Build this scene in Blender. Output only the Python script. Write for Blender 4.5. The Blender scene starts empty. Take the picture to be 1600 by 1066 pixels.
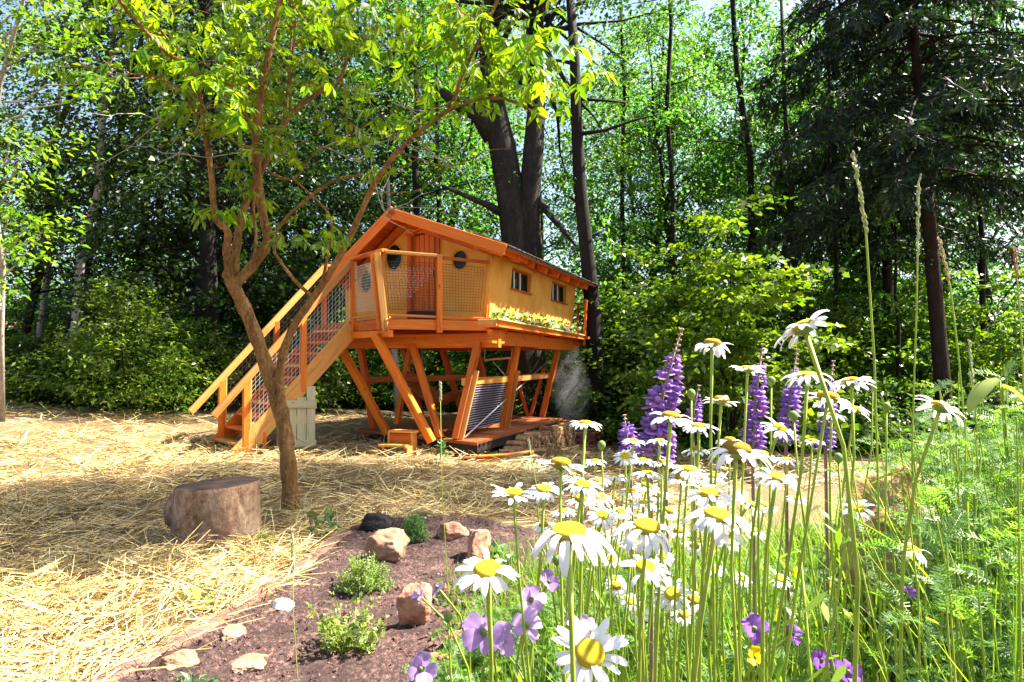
import bpy, math, random
import numpy as np
from mathutils import Vector, Matrix

# ------------------------------------------------------------------ camera, sky, sun
scene = bpy.context.scene
C = scene.collection
EYE, FPX, HORIZON = 1.5, 1100.0, 565.0          # eye height (m), focal length in photo pixels, horizon row
PITCH = math.atan((HORIZON - 533.0) / FPX)
cam_data = bpy.data.cameras.new('camera')
cam_data.sensor_width = 36.0
cam_data.lens = 36.0 * FPX / 1600.0
cam_data.clip_start, cam_data.clip_end = 0.05, 600.0
cam = bpy.data.objects.new('camera', cam_data)
cam.location = (0, 0, EYE)
cam.rotation_euler = (math.radians(90) + PITCH, 0, 0)
C.objects.link(cam)
scene.camera = cam

SUN_AZ, SUN_EL = math.radians(74), math.radians(52)      # azimuth clockwise from the view axis (+Y)
world = bpy.data.worlds.new('World')
scene.world = world
world.use_nodes = True
wn = world.node_tree.nodes
sky = wn.new('ShaderNodeTexSky')
sky.sky_type = 'NISHITA'
sky.sun_disc = False
sky.sun_elevation = SUN_EL
sky.sun_rotation = SUN_AZ
sky.air_density, sky.dust_density, sky.ozone_density = 1.0, 2.5, 1.5
wn['Background'].inputs['Strength'].default_value = 0.065
world.node_tree.links.new(sky.outputs[0], wn['Background'].inputs['Color'])
sun_data = bpy.data.lights.new('sun', 'SUN')
sun_data.energy = 5.0
sun_data.angle = math.radians(0.6)
sun_data.color = (1.0, 0.93, 0.80)
sun = bpy.data.objects.new('sun', sun_data)
sd = Vector((math.sin(SUN_AZ) * math.cos(SUN_EL), math.cos(SUN_AZ) * math.cos(SUN_EL), math.sin(SUN_EL)))
sun.rotation_euler = (-sd).to_track_quat('-Z', 'Y').to_euler()
sun.location = sd * 40
C.objects.link(sun)
scene.view_settings.view_transform = 'Standard'
scene.view_settings.look = 'None'
scene.view_settings.exposure = 2.42
scene.view_settings.gamma = 1.0
scene.cycles.max_bounces = 6
scene.cycles.diffuse_bounces = 3
scene.cycles.transmission_bounces = 3
scene.cycles.transparent_max_bounces = 8
scene.cycles.sample_clamp_indirect = 6.0
scene.cycles.volume_bounces = 2

rng = np.random.default_rng(7)
random.seed(7)
R = math.radians

# ------------------------------------------------------------------ helpers
def ss(a, b, x):
    t = np.clip((np.asarray(x, float) - a) / (b - a), 0, 1)
    return t * t * (3 - 2 * t)

def gz(x, y):
    """height of the ground"""
    x = np.asarray(x, float); y = np.asarray(y, float)
    z = 0.062 * np.maximum(0, -x - 1.2) * ss(5.5, 14, y)
    z = z - 0.22 * ss(-.9, .2, x) * ss(10.3, 12.0, y) - 0.18 * ss(.0, 2.0, x) * ss(11.5, 15, y)
    z = z + 0.55 * np.exp(-((x - 1.4) / 1.2) ** 2 - ((y - 1.2) / 2.2) ** 2)
    z = z + 0.02 * np.sin(x * 1.3 + 2) * np.sin(y * 1.1) + 0.012 * np.sin(x * 3.1 + y * 2.3)
    z = z + 0.05 * np.maximum(0, y - 24)
    return z

def G(x, y):
    return float(gz(x, y))

def at(px, py, Y):
    """a point of the place that stands Y metres in front of the viewer"""
    u, v = (px - 800) / FPX, (533 - py) / FPX
    dy = math.cos(PITCH) - v * math.sin(PITCH)
    dz = math.sin(PITCH) + v * math.cos(PITCH)
    k = Y / dy
    return Vector((u * k, Y, EYE + dz * k))

class MB:
    """collects vertices and faces of one mesh"""
    def __init__(self):
        self.v, self.f = [], []
    def add(self, vs, fs):
        o = len(self.v)
        self.v += [tuple(p) for p in vs]
        self.f += [tuple(i + o for i in f) for f in fs]
        return self
    def box(self, lo, hi, M=None):
        x0, y0, z0 = lo; x1, y1, z1 = hi
        vs = [Vector(p) for p in ((x0,y0,z0),(x1,y0,z0),(x1,y1,z0),(x0,y1,z0),(x0,y0,z1),(x1,y0,z1),(x1,y1,z1),(x0,y1,z1))]
        if M is not None: vs = [M @ p for p in vs]
        return self.add(vs, [(0,3,2,1),(4,5,6,7),(0,1,5,4),(1,2,6,5),(2,3,7,6),(3,0,4,7)])
    def prism(self, poly, n, th):
        """polygon poly (3-D points) pushed by th along n"""
        n = Vector(n); a = [Vector(p) for p in poly]; b = [p + n * th for p in a]; k = len(a)
        self.add(a + b, [tuple(range(k))[::-1], tuple(range(k, 2 * k))] + [(i, (i + 1) % k, k + (i + 1) % k, k + i) for i in range(k)])
        return self
    def tube(self, pts, rad, n=6, cap=True):
        pts = [Vector(p) for p in pts]; k = len(pts)
        if not hasattr(rad, '__len__'): rad = [rad] * k
        vs, fs, prev = [], [], None
        for i, p in enumerate(pts):
            d = (pts[min(i + 1, k - 1)] - pts[max(i - 1, 0)]).normalized()
            if prev is None:
                a = d.orthogonal().normalized()
            else:
                a = (prev - d * prev.dot(d))
                a = a.normalized() if a.length > 1e-6 else d.orthogonal().normalized()
            prev = a; b = d.cross(a)
            for j in range(n):
                t = 2 * math.pi * j / n
                vs.append(p + (a * math.cos(t) + b * math.sin(t)) * rad[i])
        for i in range(k - 1):
            for j in range(n):
                j2 = (j + 1) % n
                fs.append((i * n + j, i * n + j2, (i + 1) * n + j2, (i + 1) * n + j))
        if cap:
            fs += [tuple(range(n))[::-1], tuple((k - 1) * n + j for j in range(n))]
        return self.add(vs, fs)
    def lathe(self, prof, n=16):
        """profile of (r, z) turned round the z axis"""
        vs, fs = [], []
        for r, z in prof:
            for j in range(n):
                t = 2 * math.pi * j / n
                vs.append((r * math.cos(t), r * math.sin(t), z))
        for i in range(len(prof) - 1):
            for j in range(n):
                j2 = (j + 1) % n
                fs.append((i * n + j, i * n + j2, (i + 1) * n + j2, (i + 1) * n + j))
        fs += [tuple(range(n))[::-1], tuple((len(prof) - 1) * n + j for j in range(n))]
        return self.add(vs, fs)
    def mesh(self, name, mat, smooth=False):
        me = bpy.data.meshes.new(name)
        me.from_pydata(self.v, [], self.f)
        if smooth: me.polygons.foreach_set('use_smooth', [True] * len(me.polygons))
        me.materials.append(mat)
        me.update()
        return me

def quads_mesh(name, V, mat, smooth=False, per=4):
    """V: (n, per, 3) separate faces with per corners each -> mesh, fast"""
    V = np.asarray(V, np.float32).reshape(-1, per, 3)
    n = len(V)
    me = bpy.data.meshes.new(name)
    me.vertices.add(n * per); me.vertices.foreach_set('co', V.ravel())
    me.loops.add(n * per); me.loops.foreach_set('vertex_index', np.arange(n * per, dtype=np.int32))
    me.polygons.add(n)
    me.polygons.foreach_set('loop_start', np.arange(0, n * per, per, dtype=np.int32))
    me.polygons.foreach_set('loop_total', np.full(n, per, np.int32))
    if smooth: me.polygons.foreach_set('use_smooth', np.ones(n, bool))
    me.materials.append(mat)
    me.update(calc_edges=True)
    return me

def strips_mesh(name, V, mat, smooth=True):
    """V: (n, k, 2, 3) ribbons with k cross sections -> mesh"""
    V = np.asarray(V, np.float32); n, k = V.shape[:2]
    base = (np.arange(n) * k * 2)[:, None, None]
    q = np.array([[2 * i, 2 * i + 1, 2 * i + 3, 2 * i + 2] for i in range(k - 1)])[None]
    L = (base + q).reshape(-1).astype(np.int32); nf = n * (k - 1)
    me = bpy.data.meshes.new(name)
    me.vertices.add(n * k * 2); me.vertices.foreach_set('co', V.ravel())
    me.loops.add(nf * 4); me.loops.foreach_set('vertex_index', L)
    me.polygons.add(nf)
    me.polygons.foreach_set('loop_start', np.arange(0, nf * 4, 4, dtype=np.int32))
    me.polygons.foreach_set('loop_total', np.full(nf, 4, np.int32))
    if smooth: me.polygons.foreach_set('use_smooth', np.ones(nf, bool))
    me.materials.append(mat)
    me.update(calc_edges=True)
    return me

WM = {}                                           # world matrices of things built so far
def put(name, me, parent=None, M=None, label=None, kind=None, cat=None, group=None):
    o = bpy.data.objects.new(name, me)
    C.objects.link(o)
    M = Matrix.Identity(4) if M is None else M
    if parent is not None:
        o.parent = parent
        o.matrix_parent_inverse = WM[parent.name].inverted()
    o.matrix_basis = M
    WM[o.name] = M.copy()
    if label: o['label'] = label
    if cat: o['category'] = cat
    if kind: o['kind'] = kind
    if group: o['group'] = group
    return o

def thing(name, label, cat, loc=(0, 0, 0), group=None):
    return put(name, None, None, Matrix.Translation(loc), label, None, cat, group)

def frame(p, d, up=(0, 0, 1)):
    """matrix at p with x along d and z near up"""
    x = Vector(d).normalized(); u = Vector(up)
    y = u.cross(x)
    if y.length < 1e-4: y = Vector((0, 1, 0)).cross(x)
    y.normalize(); z = x.cross(y)
    M = Matrix((x, y, z)).transposed().to_4x4()
    M.translation = Vector(p)
    return M

_beams = {}
def beam_mesh(L, w, h, mat, ch):
    key = (round(L, 3), w, h, mat.name, ch)
    if key in _beams: return _beams[key]
    c = min(ch, w * .3, h * .3); a, b = w / 2, h / 2
    sec = [(-a + c, -b), (a - c, -b), (a, -b + c), (a, b - c), (a - c, b), (-a + c, b), (-a, b - c), (-a, -b + c)]
    m = MB(); vs = []
    for x, k in ((0, .985), (c, 1), (L - c, 1), (L, .985)):
        vs += [(x, y * k, z * k) for y, z in sec]
    fs = [tuple(range(8))[::-1], tuple(range(24, 32))]
    for r in range(3):
        fs += [(r * 8 + j, r * 8 + (j + 1) % 8, r * 8 + 8 + (j + 1) % 8, r * 8 + 8 + j) for j in range(8)]
    me = m.add(vs, fs).mesh('timber', mat)
    _beams[key] = me
    return me

def beam(name, p, q, w, h, mat, parent=None, up=(0, 0, 1), ch=.006, **kw):
    """a chamfered timber from p to q, w wide (sideways) and h deep (along up); grain runs along its local x"""
    p, q = Vector(p), Vector(q)
    return put(name, beam_mesh((q - p).length, w, h, mat, ch), parent, frame(p, q - p, up), **kw)

def copy_tree(o, loc, rz=0, sc=1.0, label=None, group=None, tilt=(0, 0)):
    """copies a thing with its parts and sub-parts (parts sit at identity under their thing)"""
    def rec(a, par):
        c = a.copy(); C.objects.link(c)
        if par: c.parent = par
        for ch in list(a.children): rec(ch, c)
        return c
    c = rec(o, None)
    c.matrix_basis = Matrix.Translation(loc) @ Matrix.Rotation(tilt[0], 4, 'X') @ Matrix.Rotation(tilt[1], 4, 'Y') @ Matrix.Rotation(rz, 4, 'Z') @ Matrix.Scale(sc, 4)
    WM[c.name] = c.matrix_basis.copy()
    if label: c['label'] = label
    if group: c['group'] = group
    return c

def boolean_cut(me, cutters):
    """subtract cutter meshes from me"""
    o = bpy.data.objects.new('cut_target', me); C.objects.link(o); tmp = []
    for cm in cutters:
        c = bpy.data.objects.new('cutter', cm); C.objects.link(c); tmp.append(c)
        md = o.modifiers.new('b', 'BOOLEAN'); md.operation = 'DIFFERENCE'; md.object = c; md.solver = 'EXACT'
    bpy.context.view_layer.update()
    dg = bpy.context.evaluated_depsgraph_get()
    out = bpy.data.meshes.new_from_object(o.evaluated_get(dg))
    for c in tmp + [o]: bpy.data.objects.remove(c)
    return out

# ------------------------------------------------------------------ materials
def new_mat(name):
    m = bpy.data.materials.new(name); m.use_nodes = True
    nt = m.node_tree
    return m, nt, nt.nodes['Principled BSDF']

def ramp(nt, src, cols, pos=None):
    r = nt.nodes.new('ShaderNodeValToRGB'); e = r.color_ramp.elements
    pos = pos or [i / (len(cols) - 1) for i in range(len(cols))]
    while len(e) < len(cols): e.new(0.5)
    for i, (c, p) in enumerate(zip(cols, pos)):
        e[i].position = p; e[i].color = (*c, 1)
    nt.links.new(src, r.inputs[0])
    return r.outputs[0]

def noise(nt, vec, scale, detail=4, rough=.6, stretch=None):
    if stretch:
        mp = nt.nodes.new('ShaderNodeMapping'); mp.inputs['Scale'].default_value = stretch
        nt.links.new(vec, mp.inputs[0]); vec = mp.outputs[0]
    n = nt.nodes.new('ShaderNodeTexNoise')
    n.inputs['Scale'].default_value = scale; n.inputs['Detail'].default_value = detail; n.inputs['Roughness'].default_value = rough
    nt.links.new(vec, n.inputs['Vector'])
    return n.outputs['Fac']

def mixc(nt, fac, a, b, mode='MIX'):
    n = nt.nodes.new('ShaderNodeMix'); n.data_type = 'RGBA'; n.blend_type = mode
    for s, v in ((n.inputs[0], fac), (n.inputs[6], a), (n.inputs[7], b)):
        if isinstance(v, (int, float)): s.default_value = v
        elif isinstance(v, tuple): s.default_value = (*v, 1)
        else: nt.links.new(v, s)
    return n.outputs[2]

def bump(nt, bsdf, h, strength=.4, dist=.01):
    b = nt.nodes.new('ShaderNodeBump'); b.inputs['Strength'].default_value = strength; b.inputs['Distance'].default_value = dist
    nt.links.new(h, b.inputs['Height']); nt.links.new(b.outputs[0], bsdf.inputs['Normal'])

def coords(nt, which='Object'):
    return nt.nodes.new('ShaderNodeTexCoord').outputs[which]

def obj_random(nt):
    return nt.nodes.new('ShaderNodeObjectInfo').outputs['Random']

def m_wood(name, dark, mid, light, rough=.55, grain=.35):
    m, nt, b = new_mat(name)
    co = coords(nt)
    off = nt.nodes.new('ShaderNodeVectorMath'); off.operation = 'ADD'
    sc = nt.nodes.new('ShaderNodeVectorMath'); sc.operation = 'SCALE'
    cmb = nt.nodes.new('ShaderNodeCombineXYZ'); rnd = obj_random(nt)
    for i in range(3): nt.links.new(rnd, cmb.inputs[i])
    nt.links.new(cmb.outputs[0], sc.inputs[0]); sc.inputs['Scale'].default_value = 37.0
    nt.links.new(co, off.inputs[0]); nt.links.new(sc.outputs[0], off.inputs[1])
    g = noise(nt, off.outputs[0], 9, 5, .65, (.12, 1.6, 1.6))
    g2 = noise(nt, off.outputs[0], 60, 3, .6, (.05, 1.5, 1.5))
    col = ramp(nt, g, [dark, mid, mid, light], [.28, .46, .56, .75])
    col = mixc(nt, ramp(nt, g2, [(0, 0, 0), (grain,) * 3], [.45, .75]), col, dark)
    tone = ramp(nt, rnd, [(.60, .52, .48), (.9, .9, .9), (1, 1, 1), (1.0, .90, .72)])
    col = mixc(nt, 1.0, col, tone, 'MULTIPLY')
    # small dark knots
    v = nt.nodes.new('ShaderNodeTexVoronoi'); v.inputs['Scale'].default_value = 2.3
    mp = nt.nodes.new('ShaderNodeMapping'); mp.inputs['Scale'].default_value = (.9, 2.2, 2.2)
    nt.links.new(off.outputs[0], mp.inputs[0]); nt.links.new(mp.outputs[0], v.inputs['Vector'])
    col = mixc(nt, ramp(nt, v.outputs['Distance'], [(.75,) * 3, (0, 0, 0)], [.03, .11]), col, tuple(c * .4 for c in dark))
    nt.links.new(col, b.inputs['Base Color'])
    b.inputs['Roughness'].default_value = rough
    b.inputs['Specular IOR Level'].default_value = .3
    bump(nt, b, g2, .25, .004)
    return m

def m_leaf(name, cols, trans=.45, tcol=None, rough=.45, spec=.35, tone=.35, patch=.6):
    """leaf: diffuse + translucent, colour differs leaf by leaf, spray by spray and plant by plant"""
    m, nt, b = new_mat(name)
    geo = nt.nodes.new('ShaderNodeNewGeometry')
    col = ramp(nt, geo.outputs['Random Per Island'], cols)
    rnd = obj_random(nt)
    hsv = nt.nodes.new('ShaderNodeHueSaturation')
    mr = nt.nodes.new('ShaderNodeMapRange'); mr.inputs[3].default_value = .485; mr.inputs[4].default_value = .515
    nt.links.new(rnd, mr.inputs[0]); nt.links.new(mr.outputs[0], hsv.inputs['Hue'])
    mv = nt.nodes.new('ShaderNodeMapRange'); mv.inputs[3].default_value = 1 - tone; mv.inputs[4].default_value = 1 + tone
    nt.links.new(rnd, mv.inputs[0]); nt.links.new(mv.outputs[0], hsv.inputs['Value'])
    n = noise(nt, geo.outputs['Position'], patch, 2)
    col = mixc(nt, 1.0, col, ramp(nt, n, [(.7, .75, .75), (1.15, 1.1, .9)], [.35, .65]), 'MULTIPLY')
    nt.links.new(col, hsv.inputs['Color'])
    nt.links.new(hsv.outputs[0], b.inputs['Base Color'])
    b.inputs['Roughness'].default_value = rough
    b.inputs['Specular IOR Level'].default_value = spec
    t = nt.nodes.new('ShaderNodeBsdfTranslucent')
    tc = mixc(nt, 1.0, hsv.outputs[0], tcol or (1.9, 1.75, .55), 'MULTIPLY')
    nt.links.new(tc, t.inputs['Color'])
    mx = nt.nodes.new('ShaderNodeMixShader'); mx.inputs[0].default_value = trans
    out = nt.nodes['Material Output']
    nt.links.new(b.outputs[0], mx.inputs[1]); nt.links.new(t.outputs[0], mx.inputs[2]); nt.links.new(mx.outputs[0], out.inputs['Surface'])
    return m

def m_plain(name, cols, scale=8, rough=.7, bstr=.3, bdist=.01, stretch=None, spec=.3, bscale=None, metallic=0, which='Object', perobj=0.0):
    m, nt, b = new_mat(name)
    co = coords(nt, which)
    f = noise(nt, co, scale, 6, .62, stretch)
    col = ramp(nt, f, cols, [.3 + .4 * i / (len(cols) - 1) for i in range(len(cols))])
    if perobj:
        col = mixc(nt, 1.0, col, ramp(nt, obj_random(nt), [(1 - perobj,) * 3, (1 + perobj * .5,) * 3]), 'MULTIPLY')
    nt.links.new(col, b.inputs['Base Color'])
    b.inputs['Roughness'].default_value = rough; b.inputs['Specular IOR Level'].default_value = spec; b.inputs['Metallic'].default_value = metallic
    if bstr: bump(nt, b, noise(nt, co, bscale or scale * 4, 5, .65, stretch), bstr, bdist)
    return m

def m_bark(name, cols, scale=5, stretch=(1, 1, .18), bstr=.8, bdist=.03, moss=None, fine=5.0):
    m, nt, b = new_mat(name)
    co = coords(nt)
    f = noise(nt, co, scale, 7, .7, stretch)
    f = mixc(nt, .5, f, noise(nt, co, scale * fine, 6, .75, (1, 1, stretch[2] * 1.8)))
    col = ramp(nt, f, cols, [.36 + .28 * i / (len(cols) - 1) for i in range(len(cols))])
    if moss:
        n2 = noise(nt, co, 1.7, 4)
        col = mixc(nt, ramp(nt, n2, [(0, 0, 0), (.7, .7, .7)], [.52, .68]), col, moss)
    nt.links.new(col, b.inputs['Base Color'])
    b.inputs['Roughness'].default_value = .85; b.inputs['Specular IOR Level'].default_value = .2
    bump(nt, b, f, bstr, bdist)
    return m

def m_petal(name, col, tcol, trans=.4, vary=.12, centre=None):
    m, nt, b = new_mat(name)
    co = coords(nt)
    f = noise(nt, co, 60, 3, .6, (.4, 3, 1))
    c = mixc(nt, f, col, tuple(max(0, x * (1 - vary * 2)) for x in col))
    nt.links.new(c, b.inputs['Base Color'])
    b.inputs['Roughness'].default_value = .55; b.inputs['Specular IOR Level'].default_value = .25
    t = nt.nodes.new('ShaderNodeBsdfTranslucent'); t.inputs['Color'].default_value = (*tcol, 1)
    mx = nt.nodes.new('ShaderNodeMixShader'); mx.inputs[0].default_value = trans
    nt.links.new(b.outputs[0], mx.inputs[1]); nt.links.new(t.outputs[0], mx.inputs[2])
    nt.links.new(mx.outputs[0], nt.nodes['Material Output'].inputs['Surface'])
    return m

ORANGE = m_wood('orange_stained_wood', (.38, .065, .006), (.80, .19, .012), (.92, .30, .03))
ORANGE_DK = m_wood('red_orange_wood', (.28, .04, .006), (.58, .11, .012), (.74, .18, .02))
HONEY = m_wood('honey_wood', (.45, .16, .03), (.75, .34, .08), (.85, .46, .14))  # yellower wood, also used to colour in sunlight on orange timbers
DECKW = m_wood('deck_wood', (.16, .045, .014), (.34, .11, .035), (.46, .18, .07), .6)
PALEW = m_wood('pale_weathered_wood', (.34, .27, .13), (.62, .52, .30), (.74, .66, .44), .75)
GREYW = m_wood('grey_weathered_wood', (.07, .04, .03), (.17, .10, .075), (.30, .20, .15), .9)
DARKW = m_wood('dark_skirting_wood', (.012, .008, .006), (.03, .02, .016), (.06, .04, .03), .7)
PLASTER = m_plain('ochre_plaster', [(.68, .29, .038), (.77, .37, .062), (.83, .45, .10)], 2.2, .85, .35, .01, bscale=40)
WIRE = m_plain('dark_wire', [(.05, .03, .02), (.10, .06, .04)], 20, .5, 0, metallic=.4)
WIRE_L = m_plain('pale_wire', [(.45, .40, .34), (.6, .55, .48)], 20, .45, 0, metallic=.3)
STEEL = m_plain('steel', [(.45, .45, .48), (.6, .6, .62)], 20, .35, 0, metallic=.8)
WHITE = m_plain('white_paint', [(.75, .75, .73), (.82, .82, .8)], 8, .6, 0)
BLACK = m_plain('black_plastic', [(.012, .012, .014), (.03, .03, .03)], 8, .45, 0)
GLASSM, _nt, _b = new_mat('window_glass')
_b.inputs['Base Color'].default_value = (.012, .022, .014, 1); _b.inputs['Roughness'].default_value = .06; _b.inputs['Specular IOR Level'].default_value = .12  # opaque dark green stands in for the unlit room and reflected trees
SHINGLE = m_plain('weathered_shingle', [(.10, .07, .055), (.22, .16, .13), (.34, .27, .22)], 14, .85, .6, .01, perobj=.4)
BRICK = m_plain('red_brick', [(.22, .06, .03), (.38, .13, .07), (.45, .2, .12)], 9, .9, .5, .01, perobj=.35)
LOGEND = m_plain('split_log', [(.28, .14, .05), (.52, .32, .14), (.66, .46, .24)], 12, .85, .6, .01, perobj=.4)
LOGDK = m_plain('dark_split_log', [(.14, .07, .03), (.32, .17, .08), (.46, .28, .14)], 12, .9, .6, .01, perobj=.4)  # darker brown tone, used on some of the log shapes
STRAW, _nt, _b = new_mat('straw')
_g = _nt.nodes.new('ShaderNodeNewGeometry')
_c = ramp(_nt, _g.outputs['Random Per Island'], [(.22, .13, .035), (.42, .29, .09), (.54, .41, .16), (.64, .54, .29)])
_nt.links.new(_c, _b.inputs['Base Color']); _b.inputs['Roughness'].default_value = .5; _b.inputs['Specular IOR Level'].default_value = .4

# ------------------------------------------------------------------ ground
def m_floor():
    m, nt, b = new_mat('forest_floor')
    co = coords(nt)
    f = noise(nt, co, 1.3, 6, .65); f2 = noise(nt, co, 26, 5, .7)
    col = ramp(nt, f2, [(.035, .02, .012), (.14, .085, .05), (.30, .20, .12)], [.32, .5, .72])
    col = mixc(nt, ramp(nt, f, [(0, 0, 0), (.8, .8, .8)], [.5, .62]), col, ramp(nt, f2, [(.03, .045, .012), (.09, .12, .03)], [.35, .65]))
    nt.links.new(col, b.inputs['Base Color']); b.inputs['Roughness'].default_value = .95
    bump(nt, b, f2, .8, .04)
    return m
def m_straw_ground():
    m, nt, b = new_mat('trodden_straw')
    co = coords(nt)
    a = noise(nt, co, 26, 6, .75, (1, 2.6, 1)); c = noise(nt, co, 34, 6, .75, (2.6, 1, 1)); d = noise(nt, co, 1.1, 4)
    f = mixc(nt, .5, a, c)
    col = ramp(nt, f, [(.04, .022, .01), (.16, .095, .036), (.36, .25, .095)], [.36, .5, .66])
    col = mixc(nt, ramp(nt, d, [(0, 0, 0), (.55, .55, .55)], [.45, .7]), col, (.17, .11, .055))
    nt.links.new(col, b.inputs['Base Color']); b.inputs['Roughness'].default_value = .85
    bump(nt, b, f, .9, .03)
    return m
def m_soil():
    m, nt, b = new_mat('bed_soil')
    co = coords(nt)
    f2 = noise(nt, co, 42, 6, .75); f = noise(nt, co, 4, 4)
    col = ramp(nt, f2, [(.014, .007, .006), (.08, .036, .03), (.30, .17, .14)], [.36, .5, .66])
    col = mixc(nt, ramp(nt, f, [(0, 0, 0), (.75, .75, .75)], [.42, .6]), col, (.035, .016, .014))
    nt.links.new(col, b.inputs['Base Color']); b.inputs['Roughness'].default_value = .95
    bump(nt, b, f2, 1.0, .03)
    return m
FLOOR, STRAWG, SOIL = m_floor(), m_straw_ground(), m_soil()

def grid_mesh(name, xs, ys, mat, dz=0, mask=None, rough=0):
    X, Y = np.meshgrid(xs, ys)
    Z = gz(X, Y) + dz
    if rough: Z = Z + rough * rng.random(Z.shape)
    nx, ny = len(xs), len(ys)
    V = np.stack([X, Y, Z], -1).reshape(-1, 3)
    i = (np.arange(ny - 1)[:, None] * nx + np.arange(nx - 1)[None]).reshape(-1)
    F = np.stack([i, i + 1, i + nx + 1, i + nx], 1)
    if mask is not None:
        cx, cy = V[F].mean(1)[:, 0], V[F].mean(1)[:, 1]
        F = F[mask(cx, cy)]
        used = np.unique(F); rm = np.zeros(len(V), int); rm[used] = np.arange(len(used)); V = V[used]; F = rm[F]
    me = bpy.data.meshes.new(name)
    me.vertices.add(len(V)); me.vertices.foreach_set('co', V.astype(np.float32).ravel())
    me.loops.add(len(F) * 4); me.loops.foreach_set('vertex_index', F.astype(np.int32).ravel())
    me.polygons.add(len(F)); me.polygons.foreach_set('loop_start', np.arange(0, len(F) * 4, 4, dtype=np.int32))
    me.polygons.foreach_set('loop_total', np.full(len(F), 4, np.int32))
    me.polygons.foreach_set('use_smooth', np.ones(len(F), bool))
    me.materials.append(mat); me.update(calc_edges=True)
    return me

def inpoly(poly):
    P = np.array(poly)
    def f(x, y):
        x = np.asarray(x, float); y = np.asarray(y, float)
        c = np.zeros(x.shape, bool); n = len(P)
        for i in range(n):
            (xa, ya), (xb, yb) = P[i], P[(i + 1) % n]
            cond = ((ya > y) != (yb > y)) & (x < (xb - xa) * (y - ya) / (yb - ya + 1e-12) + xa)
            c ^= cond
        return c
    return f
BED = [(-1.9, 0), (-1.86, 2.4), (-1.80, 3.3), (-1.64, 3.9), (-1.48, 5.0), (-1.40, 6.2), (-.9, 6.65), (-.3, 6.45), (.25, 6.0), (.9, 5.3), (1.7, 4.9), (3.2, 4.6), (6, 4.4), (7.5, 3), (6, -1), (-1.9, -1)]
in_bed = inpoly(BED)
LAWN = [(-14, 2), (-14.5, 13.5), (-11, 15.2), (-8, 15.0), (-6, 14.6), (-4.8, 15.5), (-3.4, 18), (-1.5, 19.5), (2, 18.6), (4.5, 17), (7, 14.5), (9, 12), (8.5, 8), (7, 4), (2, 2), (0, 1.0)]
in_lawn = inpoly(LAWN)

xs = np.unique(np.concatenate([np.linspace(-160, -16, 30), np.linspace(-16, 16, 129), np.linspace(16, 160, 30)]))
ys = np.unique(np.concatenate([np.linspace(-40, 0, 12), np.linspace(0, 26, 105), np.linspace(26, 220, 40)]))
put('ground', grid_mesh('ground', xs, ys, FLOOR), kind='structure', label='brown leaf-littered forest floor beneath the trees')
put('straw_lawn', grid_mesh('straw_lawn', np.arange(-14.6, 9.2, .1), np.arange(1, 19.6, .1), STRAWG, .012, lambda x, y: in_lawn(x, y) & ~in_bed(x, y), .02), kind='structure',
    label='clearing strewn with dry yellow straw')
put('flower_bed_soil', grid_mesh('flower_bed_soil', np.arange(-1.95, 7.6, .05), np.arange(-1, 8.95, .05), SOIL, .02, in_bed, .05), kind='structure',
    label='dark crumbly soil of the flower bed')

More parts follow.
